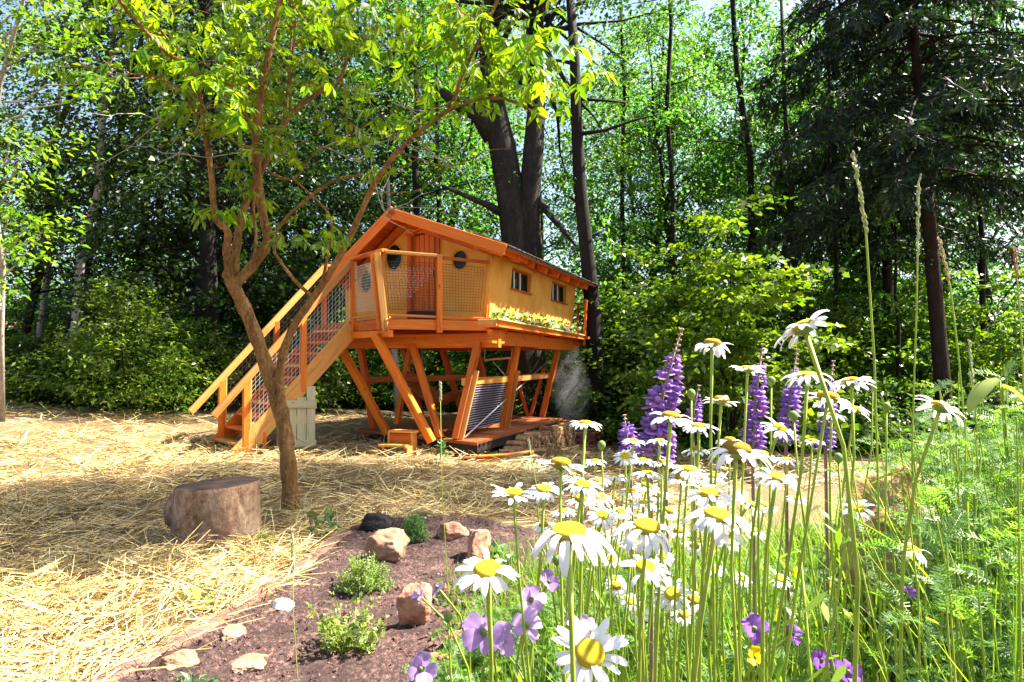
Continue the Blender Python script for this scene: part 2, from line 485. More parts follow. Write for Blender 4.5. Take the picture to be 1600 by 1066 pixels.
# loose straw, blade by blade: thick near the viewer, thinner farther off
def patch(x, y):
    """trodden spots where the straw has worn thin"""
    n = np.sin(x * 1.7 + 1.3 * np.sin(y * 1.1)) * np.sin(y * 2.1 + 1.7 * np.sin(x * .9 + 1)) + .35 * np.sin(x * 4.3 + y * 3.1)
    return ss(.45, .95, n)
def straw_blades():
    P = []
    for (x0, x1, y0, y1, dens, l0, l1, w) in ((-5.5, 1.2, 2.4, 5.2, 1900, .08, .32, .0040), (-8, 2, 5.2, 8, 800, .10, .34, .0052), (-13, 5, 8, 12, 230, .14, .40, .008), (-14, 6, 12, 18.5, 60, .16, .42, .012)):
        n = int((x1 - x0) * (y1 - y0) * dens)
        x = rng.uniform(x0, x1, n); y = rng.uniform(y0, y1, n)
        tuft = np.sin(x * 5.1 + np.sin(y * 3.3) * 2) * np.sin(y * 4.7 + np.sin(x * 2.9) * 2)
        keep = in_lawn(x, y) & (~in_bed(x - .04, y)) & (np.abs(x / y) < .86) & (rng.random(n) < (.62 + .55 * tuft) * (1 - .8 * patch(x, y)))
        x, y, tuft = x[keep], y[keep], tuft[keep]
        n = len(x)
        P.append(np.stack([x, y, rng.uniform(l0, l1, n), np.full(n, w) * rng.uniform(.6, 1.3, n), tuft], 1))
    # heaps: many blades lying across each other
    for k in range(340):
        yy = 2.8 + 9 * rng.random() ** 1.6; xx = rng.uniform(-.85, .3) * yy
        if not in_lawn(np.array([xx]), np.array([yy]))[0] or in_bed(np.array([xx - .15]), np.array([yy]))[0]: continue
        n = int(rng.integers(25, 70)); r = rng.uniform(.10, .30)
        x = xx + rng.normal(0, r, n); y = yy + rng.normal(0, r * .7, n)
        ok = ~in_bed(x - .03, y); x, y = x[ok], y[ok]; n = len(x)
        P.append(np.stack([x, y, rng.uniform(.1, .3, n), np.full(n, .0042 + .0004 * yy) * rng.uniform(.6, 1.3, n), np.full(n, 1.5)], 1))
    P = np.concatenate(P); n = len(P)
    x, y, L, w, tuft = P.T
    a = rng.uniform(0, 2 * np.pi, n); el = np.abs(rng.normal(0, .22, n)) * (1 + 1.2 * (rng.random(n) < .06))
    h = rng.uniform(.01, .05, n) + .025 * np.maximum(tuft, 0)
    d = np.stack([np.cos(a) * np.cos(el), np.sin(a) * np.cos(el), np.sin(el)], 1)
    side = np.stack([-np.sin(a), np.cos(a), np.zeros(n)], 1) * .8 + np.stack([np.zeros(n), np.zeros(n), rng.choice([-.6, .6], n)], 1)
    curve = np.stack([-np.sin(a), np.cos(a), -np.abs(rng.normal(0, .8, n))], 1) * (rng.normal(0, .10, n) * L)[:, None]
    p0 = np.stack([x, y, gz(x, y) + h], 1)
    V = np.zeros((n, 4, 2, 3))
    for k, t in enumerate((0, .33, .67, 1.0)):
        c = p0 + d * (L * t)[:, None] + curve * (t * t)
        c[:, 2] = np.maximum(c[:, 2], gz(c[:, 0], c[:, 1]) + .012)
        ww = (w * (1 if k < 3 else .6))[:, None] * .5
        V[:, k, 0] = c - side * ww; V[:, k, 1] = c + side * ww
    return V
put('loose_straw', strips_mesh('loose_straw', straw_blades(), STRAW), kind='stuff', label='loose dry straw blades scattered over the clearing')

# crumbs of soil on the bed
def crumbs():
    n = 34000
    x = rng.uniform(-1.8, 3.4, n); y = rng.uniform(2.2, 8.2, n)
    k = in_bed(x, y) & in_bed(x - .05, y); x, y = x[k], y[k]; n = len(x)
    r = rng.gamma(2, .0016, n) + .0018
    T = np.array([[1, 1, 1], [1, -1, -1], [-1, 1, -1], [-1, -1, 1]]) * .7
    F = [(0, 1, 2), (0, 3, 1), (0, 2, 3), (1, 3, 2)]
    J = T[None] * r[:, None, None] * rng.uniform(.6, 1.5, (n, 4, 3))
    a = rng.uniform(0, 6.3, n); ca, sa = np.cos(a)[:, None], np.sin(a)[:, None]
    J = np.stack([J[..., 0] * ca - J[..., 1] * sa, J[..., 0] * sa + J[..., 1] * ca, J[..., 2]], -1)
    J += np.stack([x, y, gz(x, y) + .045], 1)[:, None]
    return np.concatenate([J[:, f] for f in F], 0)
CRUMB = m_plain('soil_crumb', [(.02, .01, .008), (.10, .045, .036), (.42, .28, .24)], 18, .95, 0)
put('soil_crumbs', quads_mesh('soil_crumbs', crumbs(), CRUMB, per=3), kind='stuff', label='loose crumbs of dark soil on the flower bed')

# stones
def stone_mesh(name, size, mat, seed, sub=3, rough=.12, flat=0.0):
    import bmesh
    from mathutils import noise as mn
    bm = bmesh.new()
    bmesh.ops.create_icosphere(bm, subdivisions=sub, radius=1)
    rs = random.Random(seed); off = Vector((rs.uniform(-50, 50), rs.uniform(-50, 50), rs.uniform(-50, 50)))
    planes = [(Vector((rs.gauss(0, 1), rs.gauss(0, 1), rs.gauss(0, 1) * .8)).normalized(), rs.uniform(.55, .85)) for _ in range(9)]
    for v in bm.verts:
        p = v.co.copy()
        for n, d in planes:
            e = p.dot(n) - d
            if e > 0: p -= n * e * .92
        p *= 1 + rough * mn.noise(p * 2.2 + off) + rough * .45 * mn.noise(p * 6 + off) + rough * .2 * mn.noise(p * 15 + off) + rough * .1 * mn.noise(p * 34 + off)
        v.co = Vector((p.x * size[0], p.y * size[1], p.z * size[2]))
    me = bpy.data.meshes.new(name); bm.to_mesh(me); bm.free()
    me.polygons.foreach_set('use_smooth', [True] * len(me.polygons))
    me.materials.append(mat)
    return me
RED_ROCK = m_plain('red_sandstone', [(.20, .075, .045), (.42, .20, .13), (.55, .33, .23)], 9, .9, .7, .02, bscale=26)
PALE_ROCK = m_plain('pale_sandstone', [(.18, .09, .05), (.29, .165, .10), (.38, .25, .17)], 5, .9, .5, .012, bscale=30)
WHITE_ROCK = m_plain('white_quartz', [(.62, .60, .58), (.78, .76, .74), (.85, .84, .83)], 10, .6, .3, .01)
BROWN_ROCK = m_plain('ochre_boulder', [(.20, .10, .035), (.42, .25, .10), (.60, .42, .24)], 6, .9, .7, .02, bscale=24)
DARK_ROCK = m_plain('dark_slate', [(.012, .010, .009), (.04, .032, .028), (.08, .07, .06)], 7, .9, .6, .015)
for (px, py, Y, size, rot, mat, seed, lab, sink) in (
    (645, 905, 3.95, (.105, .085, .17), .3, RED_ROCK, 11, 'upright block of rough red sandstone in the middle of the bed', .0),
    (746, 838, 5.35, (.125, .10, .15), .9, RED_ROCK, 23, 'rounded dark red rock at the back of the bed', .0),
    (612, 846, 5.3, (.19, .15, .13), .2, PALE_ROCK, 5, 'smooth pale pink sandstone slab behind the thyme cushion', .02),
    (588, 814, 6.2, (.19, .10, .085), .4, DARK_ROCK, 8, 'black charred rock on the shady back edge of the bed', .0),
    (708, 835, 5.9, (.16, .10, .10), .2, RED_ROCK, 31, 'low shaded reddish rock left of the rounded dark red rock', .0),
    (440, 951, 4.25, (.08, .06, .045), -.4, WHITE_ROCK, 3, 'bright white pebble lying on open soil', .0),
    (284, 1052, 3.42, (.095, .075, .06), .2, PALE_ROCK, 14, 'pale rounded stone at the low end of the edging timber', .0),
    (365, 995, 3.85, (.07, .11, .03), .3, PALE_ROCK, 17, 'flat buff stepping stone next to the edging timber', .0),
    (385, 1043, 3.47, (.14, .09, .03), -.2, PALE_ROCK, 19, 'broad flat buff stepping stone nearest the lower picture edge', .0),
    (720, 985, 3.6, (.09, .06, .05), .5, RED_ROCK, 37, 'small orange-red stone under the lilac flowers', .0),
    (690, 1003, 3.4, (.10, .05, .035), .9, RED_ROCK, 41, 'flat broken red stone beside the lilac flowers', .0),
    (1388, 830, 2.55, (.17, .14, .32), .5, BROWN_ROCK, 2, 'tall pointed ochre boulder among the yarrow', .0),
    (1262, 760, 5.2, (.30, .2, .15), .1, DARK_ROCK, 52, 'dark low boulder in the shade behind the daisies', .0)):
    p = at(px, py, Y)
    g = G(p.x, p.y)
    p.z = max(min(p.z, g + size[2] * .75 + .03), g + size[2] * .3 + .035) if px != 1388 else p.z
    put('boulder' if max(size) > .2 else 'stone', stone_mesh('stone', size, mat, seed, 5 if max(size) > .08 else 4, .13), None, Matrix.Translation(p) @ Matrix.Rotation(rot, 4, 'Z') @ Matrix.Rotation(rot * .4, 4, 'Y'),
        lab, cat='boulder' if max(size) > .2 else 'stone', group='stones of the flower bed')

# edging timber along the left side of the bed
def edging():
    root = thing('edging_timber', 'weathered half-buried timber edging the bed against the straw', 'edging', (-1.8, 3.3, G(-1.8, 3.3)))
    pts = [(-1.90, 2.3), (-1.83, 3.25), (-1.66, 3.95), (-1.50, 4.95), (-1.42, 6.05)]
    for a, b in zip(pts[:-1], pts[1:]):
        beam('plank', (a[0], a[1], G(*a) + .012), (b[0], b[1], G(*b) + .018), .11, .10, GREYW, root, ch=.012)
edging()

# sawn stump
def stump():
    p = at(340, 838, 6.0); bx, by = p.x, p.y; bz = G(bx, by)
    root = thing('tree_stump', 'sawn grey-brown tree stump with a knobbly side burl standing in the straw', 'stump', (bx, by, bz))
    from mathutils import noise as mn
    m = MB(); n = 110; NR = 26
    def rad(t, h):
        c, s_ = math.cos(t), math.sin(t)
        r = .335 * (1 + .22 * math.exp(-h / .07) * (.5 + .5 * math.cos(4 * t + .7)) + .05 * mn.noise(Vector((c * 1.6, s_ * 1.6, h * 1.2))) + .10 * (1 - h / .47) * .5)
        r += .010 * mn.noise(Vector((c * 7, s_ * 7, h * 3))) + .006 * mn.noise(Vector((c * 22, s_ * 22, h * 7)))
        r -= .022 * max(0, 1 - abs(((t * 5 / 6.283 + .3 * mn.noise(Vector((c, s_, h * 3)))) % 1) - .5) / .05) * (mn.noise(Vector((c * 3, s_ * 3, 1.5))) > 0)
        return r
    for i in range(NR + 1):
        h = -.04 + .515 * i / NR
        for j in range(n):
            t = 2 * math.pi * j / n; r = rad(t, max(h, 0)) * (.975 if i == NR else 1)
            m.v.append((r * math.cos(t), r * math.sin(t), h + .02 * math.cos(t) * (h / .47)))
    rows = list(range(NR + 1))
    for i in range(NR):
        for j in range(n):
            m.f.append((i * n + j, i * n + (j + 1) % n, (i + 1) * n + (j + 1) % n, (i + 1) * n + j))
    bark = m_bark('stump_bark', [(.07, .03, .014), (.22, .125, .07), (.37, .24, .15), (.48, .36, .26)], 4.5, (1, 1, .5), .7, .03, moss=(.09, .04, .03))
    put('bark', m.mesh('bark', bark, True), root, Matrix.Translation((bx, by, bz)))
    m = MB(); o = (len(rows) - 1) * n
    ring = [Vector((rad(2 * math.pi * j / n, .475) * .978 * math.cos(2 * math.pi * j / n), rad(2 * math.pi * j / n, .475) * .978 * math.sin(2 * math.pi * j / n), .4765 + .02 * math.cos(2 * math.pi * j / n))) for j in range(n)]
    m.v = [tuple(q) for q in ring] + [(q.x * .5, q.y * .5, .480 + .010 * math.cos(2 * math.pi * j / n) + .008 * mn.noise(q * 9)) for j, q in enumerate(ring)] + [(0, 0, .483)]
    m.f = [(j, (j + 1) % n, n + (j + 1) % n, n + j) for j in range(n)] + [(n + j, n + (j + 1) % n, 2 * n) for j in range(n)]
    top, nt, b = new_mat('stump_top')
    co = coords(nt); w = nt.nodes.new('ShaderNodeTexWave'); w.wave_type = 'RINGS'; w.rings_direction = 'Z'
    w.inputs['Scale'].default_value = 14; w.inputs['Distortion'].default_value = 3; w.inputs['Detail'].default_value = 3
    nt.links.new(co, w.inputs['Vector'])
    col = ramp(nt, w.outputs['Fac'], [(.05, .025, .016), (.14, .075, .045)])  # ring colours kept dark to hold the shade lying on the top
    col = mixc(nt, ramp(nt, noise(nt, co, 5), [(0, 0, 0), (.8, .8, .8)], [.45, .6]), col, (.025, .018, .016))
    nt.links.new(col, b.inputs['Base Color']); b.inputs['Roughness'].default_value = .9
    put('cut_face', m.mesh('cut_face', top), root, Matrix.Translation((bx, by, bz)))
    put('burl', stone_mesh('burl', (.12, .15, .21), bark, 9, 3, .35), root, Matrix.Translation((bx - .33, by + .02, bz + .25)))
    for k in range(2):
        put('burl', stone_mesh('burl', (.12, .10, .07), bark, 21 + k, 3, .2), root, Matrix.Translation((bx + .30 - .1 * k, by - .22 - .12 * k, bz + .02)))
stump()

# ------------------------------------------------------------------ treehouse
SD = Vector((math.sin(R(20)), math.cos(R(20)), 0))          # along the window wall, away from the viewer
GD = Vector((-math.cos(R(20)), math.sin(R(20)), 0))         # along the gable wall, to the left
O = Vector((-.425, 11.7, 0))                                # near right corner of the walls
ZF = 2.18
def H(s, g, z): return O + SD * s + GD * g + Vector((0, 0, z))
HM = Matrix((GD, SD, Vector((0, 0, 1)))).transposed().to_4x4(); HM.translation = O   # local (g, s, z); note g x s points down
WID, LEN = 2.72, 5.4
RG, RZ = 1.52, 4.10                                         # ridge
ER, EZ = -.53, 3.34                                         # right eave
EL, ELZ = 2.88, 2.92                                        # left eave
def roof_z(g):
    return RZ - (RZ - EZ) * (RG - g) / (RG - ER) if g < RG else RZ - (RZ - ELZ) * (g - RG) / (EL - RG)

house = thing('treehouse', 'orange timber treehouse with ochre plaster walls raised on slanting legs', 'treehouse', H(0, 0, .25))

# walls: flared a little outwards towards the top, with real openings
def wall(name, pts, n, th, cuts, lab=None):
    m = MB().prism([H(*p) for p in pts], n, th).mesh(name, PLASTER)
    import bmesh
    bm = bmesh.new(); bm.from_mesh(m); bmesh.ops.recalc_face_normals(bm, faces=bm.faces); bm.to_mesh(m); bm.free()
    if cuts: m = boolean_cut(m, cuts)
    if not m.materials: m.materials.append(PLASTER)
    return put(name, m, house, None, lab)
def cutter(vs, depth, n):
    import bmesh
    m = MB().prism([Vector(v) - Vector(n) * depth / 2 for v in vs], n, depth).mesh('cutter', PLASTER)
    bm = bmesh.new(); bm.from_mesh(m); bmesh.ops.recalc_face_normals(bm, faces=bm.faces); bm.to_mesh(m); bm.free()
    return m
FL = .10
PORTS = [(1.76, 3.33, .165, .225), (2.316, 2.93, .125, .20), (.489, 3.22, .14, .16)]
WINS = [(1.03, 2.12, 2.83, 3.20), (3.52, 4.68, 2.83, 3.22)]
DOOR = (.895, 1.373, 2.18, 3.74)
def ell(s, g, z, rg, rz, n=28): return [H(s, g + rg * math.cos(2 * math.pi * k / n), z + rz * math.sin(2 * math.pi * k / n)) for k in range(n)]
gc = [cutter(ell(.06, g, z, a, b), .5, SD) for g, z, a, b in PORTS]
gc.append(cutter([H(.06, DOOR[1], DOOR[2] - .02), H(.06, DOOR[0], DOOR[2] - .02), H(.06, DOOR[0], DOOR[3] - .05), H(.06, (DOOR[0] + DOOR[1]) / 2, DOOR[3]), H(.06, DOOR[1], DOOR[3] - .03)], .5, SD))
tk = .13
wall('gable_wall', [(0, 0, ZF), (0, WID, ZF), (0, WID + .03, roof_z(WID) - .13), (0, RG, RZ - .15), (0, -FL, roof_z(-FL) - .13)], SD, tk, gc)
wc = []
for s0, s1, z0, z1 in WINS:
    wc.append(cutter([H(s0, -.05, z0), H(s1, -.05, z0), H(s1, -.05, z1), H(s0, -.05, z1)], .6, GD))
wall('window_wall', [(tk + .002, 0, ZF), (LEN, 0, ZF), (LEN + .06, -FL, roof_z(-FL) - .14), (tk + .002, -FL, roof_z(-FL) - .14)], GD, tk, wc)
wall('left_wall', [(tk + .002, WID - tk, ZF), (LEN, WID - tk, ZF), (LEN, WID - tk, roof_z(WID) - .16), (tk + .002, WID - tk, roof_z(WID) - .16)], GD, tk, None)
wall('back_wall', [(LEN - tk, tk + .1, ZF), (LEN - tk, WID - tk - .002, ZF), (LEN - tk, WID - tk - .002, roof_z(WID) - .16), (LEN - tk, RG, RZ - .18), (LEN - tk, tk + .1, roof_z(tk) - .16)], SD, tk, None)
# rounded plaster corner
m = MB(); m.tube([H(.05, .05, ZF + .003), H(.05, .05 - FL, roof_z(-FL) - .16)], [.062, .062], 14)
put('plaster_corner', m.mesh('plaster_corner', PLASTER, True), house)

# portholes: pane, wooden ring
for g, z, a, b in PORTS:
    m = MB().prism(ell(.055, g, z, a * 1.02, b * 1.02), SD, .012)
    pane = put('porthole', m.mesh('porthole', GLASSM), house)
    m = MB(); n = 28; e1 = ell(-.012, g, z, a * 1.10, b * 1.08, n); e2 = ell(-.012, g, z, a * .99, b * .99, n); e3 = ell(.05, g, z, a * .98, b * .98, n)
    m.add(e1 + e2 + e3 + ell(.004, g, z, a * 1.10, b * 1.08, n), [f for k in range(n) for f in ((k, (k + 1) % n, n + (k + 1) % n, n + k), (n + k, n + (k + 1) % n, 2 * n + (k + 1) % n, 2 * n + k), (k, (k + 1) % n, 3 * n + (k + 1) % n, 3 * n + k))])
    put('plaster_rim', m.mesh('plaster_rim', PLASTER, True), pane)

# door of upright boards with a little pointed head, dark jamb on its left
g0, g1, z0, z1 = DOOR
door = put('door', MB().prism([H(.07, g1, z0), H(.07, g0, z0), H(.07, g0, z1 - .07), H(.07, (g0 + g1) / 2, z1 - .02), H(.07, g1, z1 - .05)], SD, .02).mesh('door', ORANGE_DK), house)
nb = 5
for k in range(nb):
    ga = g0 + (g1 - g0) * k / nb; gb = g0 + (g1 - g0) * (k + 1) / nb - .006
    gm = (ga + gb) / 2
    beam('plank', H(.055, gm, z0 + .01), H(.055, gm, z1 - .075 + .05 * (1 - abs(gm - (g0 + g1) / 2) / .24)), gb - ga, .028, ORANGE, door, up=SD)
beam('door_jamb', H(-.03, g1 + .035, z0), H(-.03, g1 + .035, z1 - .04), .07, .12, ORANGE_DK, house, up=SD)
beam('door_jamb', H(-.01, g0 - .02, z0), H(-.01, g0 - .02, z1 - .10), .04, .08, ORANGE_DK, house, up=SD)
beam('door_hood', H(-.05, g1 + .09, z1 - .05), H(-.05, (g0 + g1) / 2 - .01, z1 + .045), .18, .03, ORANGE, house)
beam('door_hood', H(-.05, (g0 + g1) / 2, z1 + .042), H(-.05, g0 - .07, z1 - .03), .18, .03, ORANGE, house)
put('door_handle', MB().tube([H(.0, g0 + .07, 2.95), H(-.03, g0 + .07, 2.97), H(-.03, g0 + .07, 3.07), H(.0, g0 + .07, 3.09)], .008, 8).mesh('door_handle', BLACK, True), door)

# windows with three panes behind pale glazing bars
for s0, s1, z0, z1 in WINS:
    w = put('window', MB().prism([H(s0, .02, z0 - .02), H(s1, .02, z0 - .02), H(s1, .02, z0 + .02), H(s0, .02, z0 + .02)], GD, .05).mesh('window', ORANGE_DK), house)
    gx = -.035
    beam('frame', H(s0 + .015, gx + .06, z1 - .012), H(s1 - .015, gx + .06, z1 - .012), .05, .03, ORANGE_DK, w)
    for s in (s0 + .018, s1 - .018): beam('frame', H(s, gx + .06, z0), H(s, gx + .06, z1), .05, .035, DARKW, w, up=SD)
    for k in range(3):
        a = s0 + .035 + (s1 - s0 - .07) * k / 3; b = a + (s1 - s0 - .07) / 3
        put('pane', MB().prism([H(a, .035, z0), H(b, .035, z0), H(b, .035, z1), H(a, .035, z1)], GD, .008).mesh('pane', GLASSM), w)
        if k: beam('glazing_bar', H(a, .022, z0), H(a, .022, z1), .022, .05, WHITE, w, up=SD)
    beam('sill', H(s0 - .04, -.055, z0 - .02), H(s1 + .04, -.055, z0 - .02), .10, .025, ORANGE_DK, w)
    # soft plaster hood mould over the window
    pts = [H(s0 - .12, -.065, z1 - .05), H(s0 - .06, -.085, z1 + .06), H((s0 + s1) / 2, -.10, z1 + .09), H(s1 + .06, -.085, z1 + .05), H(s1 + .12, -.065, z1 - .06)]
    put('plaster_hood', MB().tube(pts, [.012, .022, .026, .022, .012], 8).mesh('plaster_hood', PLASTER, True), w)

# roof: boards seen from below, barge boards, rafters, shingles
S0, S1 = -.5, 5.98
nR = (Vector((0, 0, 1)) * (RG - ER) - GD * (RZ - EZ)).normalized()
nL = (Vector((0, 0, 1)) * (EL - RG) + GD * (RZ - ELZ)).normalized()
def rp(s, g, off=0.0, side='R'):
    return H(s, g, roof_z(g)) + (nR if side == 'R' else nL) * off
NB = 9
for k in range(NB):
    g = ER + (RG - ER) * (k + .5) / NB
    beam('roof_board', rp(S0, g, -.055), rp(S1, g, -.055), (RG - ER) / NB / math.cos(math.atan((RZ - EZ) / (RG - ER))) - .004, .024, ORANGE_DK, house, up=nR)
NB2 = 9
for k in range(NB2):
    g = RG + (EL - RG) * (k + .5) / NB2
    beam('roof_board', rp(S0, g, -.055, 'L'), rp(S1, g, -.055, 'L'), (EL - RG) / NB2 / math.cos(math.atan((RZ - ELZ) / (EL - RG))) - .004, .024, ORANGE_DK, house, up=nL)
cover = put('roof_cover', MB().add([rp(S0 + .02, ER, -.04), rp(S1, ER, -.04), rp(S1, RG, -.04), rp(S0 + .02, RG, -.04), rp(S1, EL, -.04, 'L'), rp(S0 + .02, EL, -.04, 'L'),
    rp(S0 + .02, ER, -.01), rp(S1, ER, -.01), rp(S1, RG, .0), rp(S0 + .02, RG, .0), rp(S1, EL, -.01, 'L'), rp(S0 + .02, EL, -.01, 'L')],
    [(0, 1, 2, 3), (3, 2, 4, 5), (6, 9, 8, 7), (9, 11, 10, 8), (0, 6, 7, 1), (5, 4, 10, 11), (0, 3, 9, 6), (3, 5, 11, 9), (1, 7, 8, 2), (2, 8, 10, 4)]).mesh('roof_cover', SHINGLE), house)
shm = [MB().box((0, -.06, 0), (.24, .06, .014)).mesh('shingle', SHINGLE), MB().box((0, -.052, 0), (.23, .058, .012)).mesh('shingle', SHINGLE)]
upR = (H(0, RG, RZ) - H(0, ER, EZ)).normalized()
rr = random.Random(4)
for course in range(4):
    for k in range(52):
        s = S0 + .06 + k * .1235 + (course % 2) * .06
        if s > S1 - .04: continue
        p = rp(s, ER, .0) + upR * (course * .17 - .05 + rr.uniform(-.018, .018)) + nR * (.002 + course * .002 + rr.uniform(0, .008))
        Mx = frame(p, upR, nR) @ Matrix.Rotation(rr.uniform(-.05, .05) , 4, 'Z') @ Matrix.Rotation(-.05 + rr.uniform(-.05, .03), 4, 'Y')
        put('shingle', shm[k % 2], house, Mx)
bw = .17
beam('barge_board', rp(S0 - .02, RG + .03, -.075), rp(S0 - .02, ER - .03, -.075), .035, bw, ORANGE, house, up=nR)
beam('barge_board', rp(S0 - .02, RG - .01, -.075, 'L'), rp(S0 - .02, EL + .03, -.075, 'L'), .035, bw, ORANGE, house, up=nL)
beam('gable_rafter', rp(-.04, RG - .02, -.17), rp(-.04, -.16, -.17), .07, .13, ORANGE, house, up=nR)
beam('gable_rafter', rp(-.04, RG + .02, -.17, 'L'), rp(-.04, EL - .04, -.17, 'L'), .07, .13, ORANGE, house, up=nL)
beam('ridge_beam', H(S0 + .03, RG, RZ - .17), H(.02, RG, RZ - .17), .09, .14, ORANGE_DK, house)
beam('wall_plate', H(-.35, -.2, roof_z(-.2) - .15), H(LEN + .4, -.2, roof_z(-.2) - .15), .09, .10, ORANGE_DK, house)
for k in range(8):
    s = S0 + .12 + k * .80
    beam('rafter_tail', rp(s, .05, -.13), rp(s, ER + .05, -.13), .07, .12, ORANGE, house, up=nR)
beam('eave_fascia', rp(S0 + .05, ER + .12, -.105), rp(1.0, ER + .12, -.105), .03, .10, ORANGE, house, up=nR)
for (g, z) in ((1.60, 3.83), (1.50, 3.85)):
    put('gable_knot', MB().tube([H(-.02, g, z), H(-.06, g, z)], [.05, .045], 12).mesh('gable_knot', ORANGE_DK, True), house)
beam('purlin_end', H(-.14, .12, 3.40), H(.02, .12, 3.40), .09, .08, HONEY, house)

# deck in front of the gable: corner K, stair head S-F
K = Vector((-2.0, 11.0, 0)); Sx = Vector((-2.66, 11.8, 0)); Fx = Vector((-3.36, 12.6, 0)); Wc = H(-.12, -.06, 0)
Zv = Vector((0, 0, 1))
def z(p, h): return Vector((p.x, p.y, h))
deck_poly = [K, Wc, H(0, WID * .5, 0), H(0, WID, 0), Fx + Vector((.1, .1, 0)), Fx, Sx]
d1 = (Wc - K).normalized(); d2 = Vector((-d1.y, d1.x, 0))
for k in range(13):          # deck boards, run along the front edge and are cut to the outline of the deck
    t0, t1 = k * .125, k * .125 + .12
    lo, hi = [], []
    for t, acc in ((t0, lo), (t1, hi)):
        xsx = []
        n = len(deck_poly)
        for i in range(n):
            a, b = deck_poly[i], deck_poly[(i + 1) % n]
            ta, tb = (a - K).dot(d2), (b - K).dot(d2)
            if (ta <= t + 1e-5) != (tb <= t + 1e-5):
                q = a + (b - a) * ((t - ta) / (tb - ta)); xsx.append((q - K).dot(d1))
        if len(xsx) >= 2: acc += [min(xsx), max(xsx)]
    if len(lo) < 2 or len(hi) < 2:
        continue
    a, b = max(lo[0], hi[0]) + .01, min(lo[1], hi[1]) - .01
    if b - a > .15:
        c = K + d2 * ((t0 + t1) / 2)
        beam('deck_board', z(c + d1 * a, ZF - .016), z(c + d1 * b, ZF - .016), .118, .03, DECKW, house)
beam('deck_fascia', z(K, 2.085), z(Wc + d1 * .06, 2.085), .04, .16, ORANGE, house)
beam('deck_fascia', z(K - d1 * .02, 2.085), z(Sx, 2.085), .04, .16, ORANGE, house)
beam('deck_fascia', z(Sx, 2.085), z(Fx, 2.085), .04, .16, ORANGE_DK, house)
beam('deck_beam', z(K + Vector((.10, .02, 0)), 1.94), z(Sx + Vector((-.12, .1, 0)), 1.94), .10, .11, ORANGE, house)
beam('floor_beam', H(.05, -.22, 1.85), H(.05, WID + .12, 1.85), .12, .24, ORANGE, house)
beam('floor_beam', H(1.9, .05, 1.87), H(1.9, WID, 1.87), .10, .20, ORANGE_DK, house)
beam('floor_beam', H(3.7, .05, 1.87), H(3.7, WID, 1.87), .10, .20, ORANGE_DK, house)
beam('floor_beam', H(LEN - .1, -.2, 1.87), H(LEN - .1, WID, 1.87), .10, .20, ORANGE_DK, house)
beam('floor_beam', H(.13, WID, 1.86), H(LEN, WID, 1.86), .12, .22, ORANGE_DK, house)
def round_end_beam(s0, s1, g, zc, h, w):
    m = MB(); r = h / 2; poly = [H(s0, g, zc - r), H(s1 - r * .6, g, zc - r)]
    poly += [H(s1 - r * .6 + r * .6 * math.sin(a), g, zc - r * math.cos(a)) for a in [math.pi * k / 8 for k in range(1, 8)]] + [H(s1 - r * .6, g, zc + r), H(s0, g, zc + r)]
    put('rounded_floor_beam', m.prism(poly, GD, w).mesh('rounded_floor_beam', ORANGE), house)
round_end_beam(-.25, .35, -.20, 1.91, .22, .08)
round_end_beam(.0, 2.55, -.11, 1.90, .24, .09)
round_end_beam(2.56, 5.55, -.09, 1.88, .24, .09)
for s in (.9, 2.2, 3.1, 4.4): beam('joist', H(s, -.02, 2.03), H(s, WID, 2.03), .06, .12, ORANGE_DK, house)
for k in range(12):
    g = .02 + k * .226
    beam('floor_board', H(.02, g + .11, 2.125), H(LEN, g + .11, 2.125), .222, .06, ORANGE_DK, house)

# railings of the deck
def lean(p, q, f): return p + (q - p) * f
RT = 3.20
Kt = z(K + Vector((-.11, -.05, 0)), RT)
def wire_panel(name, a, b, c, d, nu, nv, rad, mat, parent=house):
    """a-b bottom, d-c top edge of the panel"""
    m = MB(); a, b, c, d = map(Vector, (a, b, c, d))
    for i in range(nu + 1):
        t = i / nu; m.tube([a.lerp(b, t), d.lerp(c, t)], rad * (1.6 if i in (0, nu) else 1), 4, False)
    for i in range(nv + 1):
        t = i / nv; m.tube([a.lerp(d, t), b.lerp(c, t)], rad * (1.6 if i in (0, nv) else 1), 4, False)
    return put(name, m.mesh(name, mat), parent)
MIDB = lean(K, Wc, .52); MIDT = z(MIDB + Vector((0, -.03, 0)), RT - .03)
WCT = Wc + Vector((.04, .0, 0))
beam('railing_post', z(K, 1.98) + Vector((.02, 0, 0)), Kt + Vector((0, 0, .0)), .075, .10, HONEY, house, up=d1)  # honey colour puts the sun on the corner post's right face
beam('railing_post', z(K, 2.0) + Vector((-.075, .05, 0)), Kt + Vector((-.075, .05, -.02)), .06, .08, ORANGE, house, up=d1)  # orange strip is the shaded left face of the same corner post
beam('railing_post', z(MIDB, 1.96) - d2 * .03, MIDT - d2 * .03, .085, .085, ORANGE, house, up=d1)
beam('railing_post', z(Sx, 1.96), z(Sx, RT - .03), .085, .085, ORANGE, house, up=d1)
beam('railing_post', z(Fx, 1.96), z(Fx, RT + .02), .085, .085, ORANGE, house, up=d1)
beam('railing_post', z(Fx + SD * .6 + GD * -.1, 2.1), z(Fx + SD * .6 + GD * -.1, RT + .02), .085, .085, ORANGE, house, up=d1)
beam('handrail', Kt + d1 * .12 + Zv * .02, MIDT + d1 * .06 + Zv * .02, .10, .05, HONEY, house)
beam('handrail', MIDT + d1 * .07 + Zv * .0, z(WCT, RT - .07), .06, .05, ORANGE, house)
beam('handrail', Kt + d1 * .12 + Zv * .045, z(Sx, RT + .02) - d1 * .03, .10, .05, ORANGE, house)
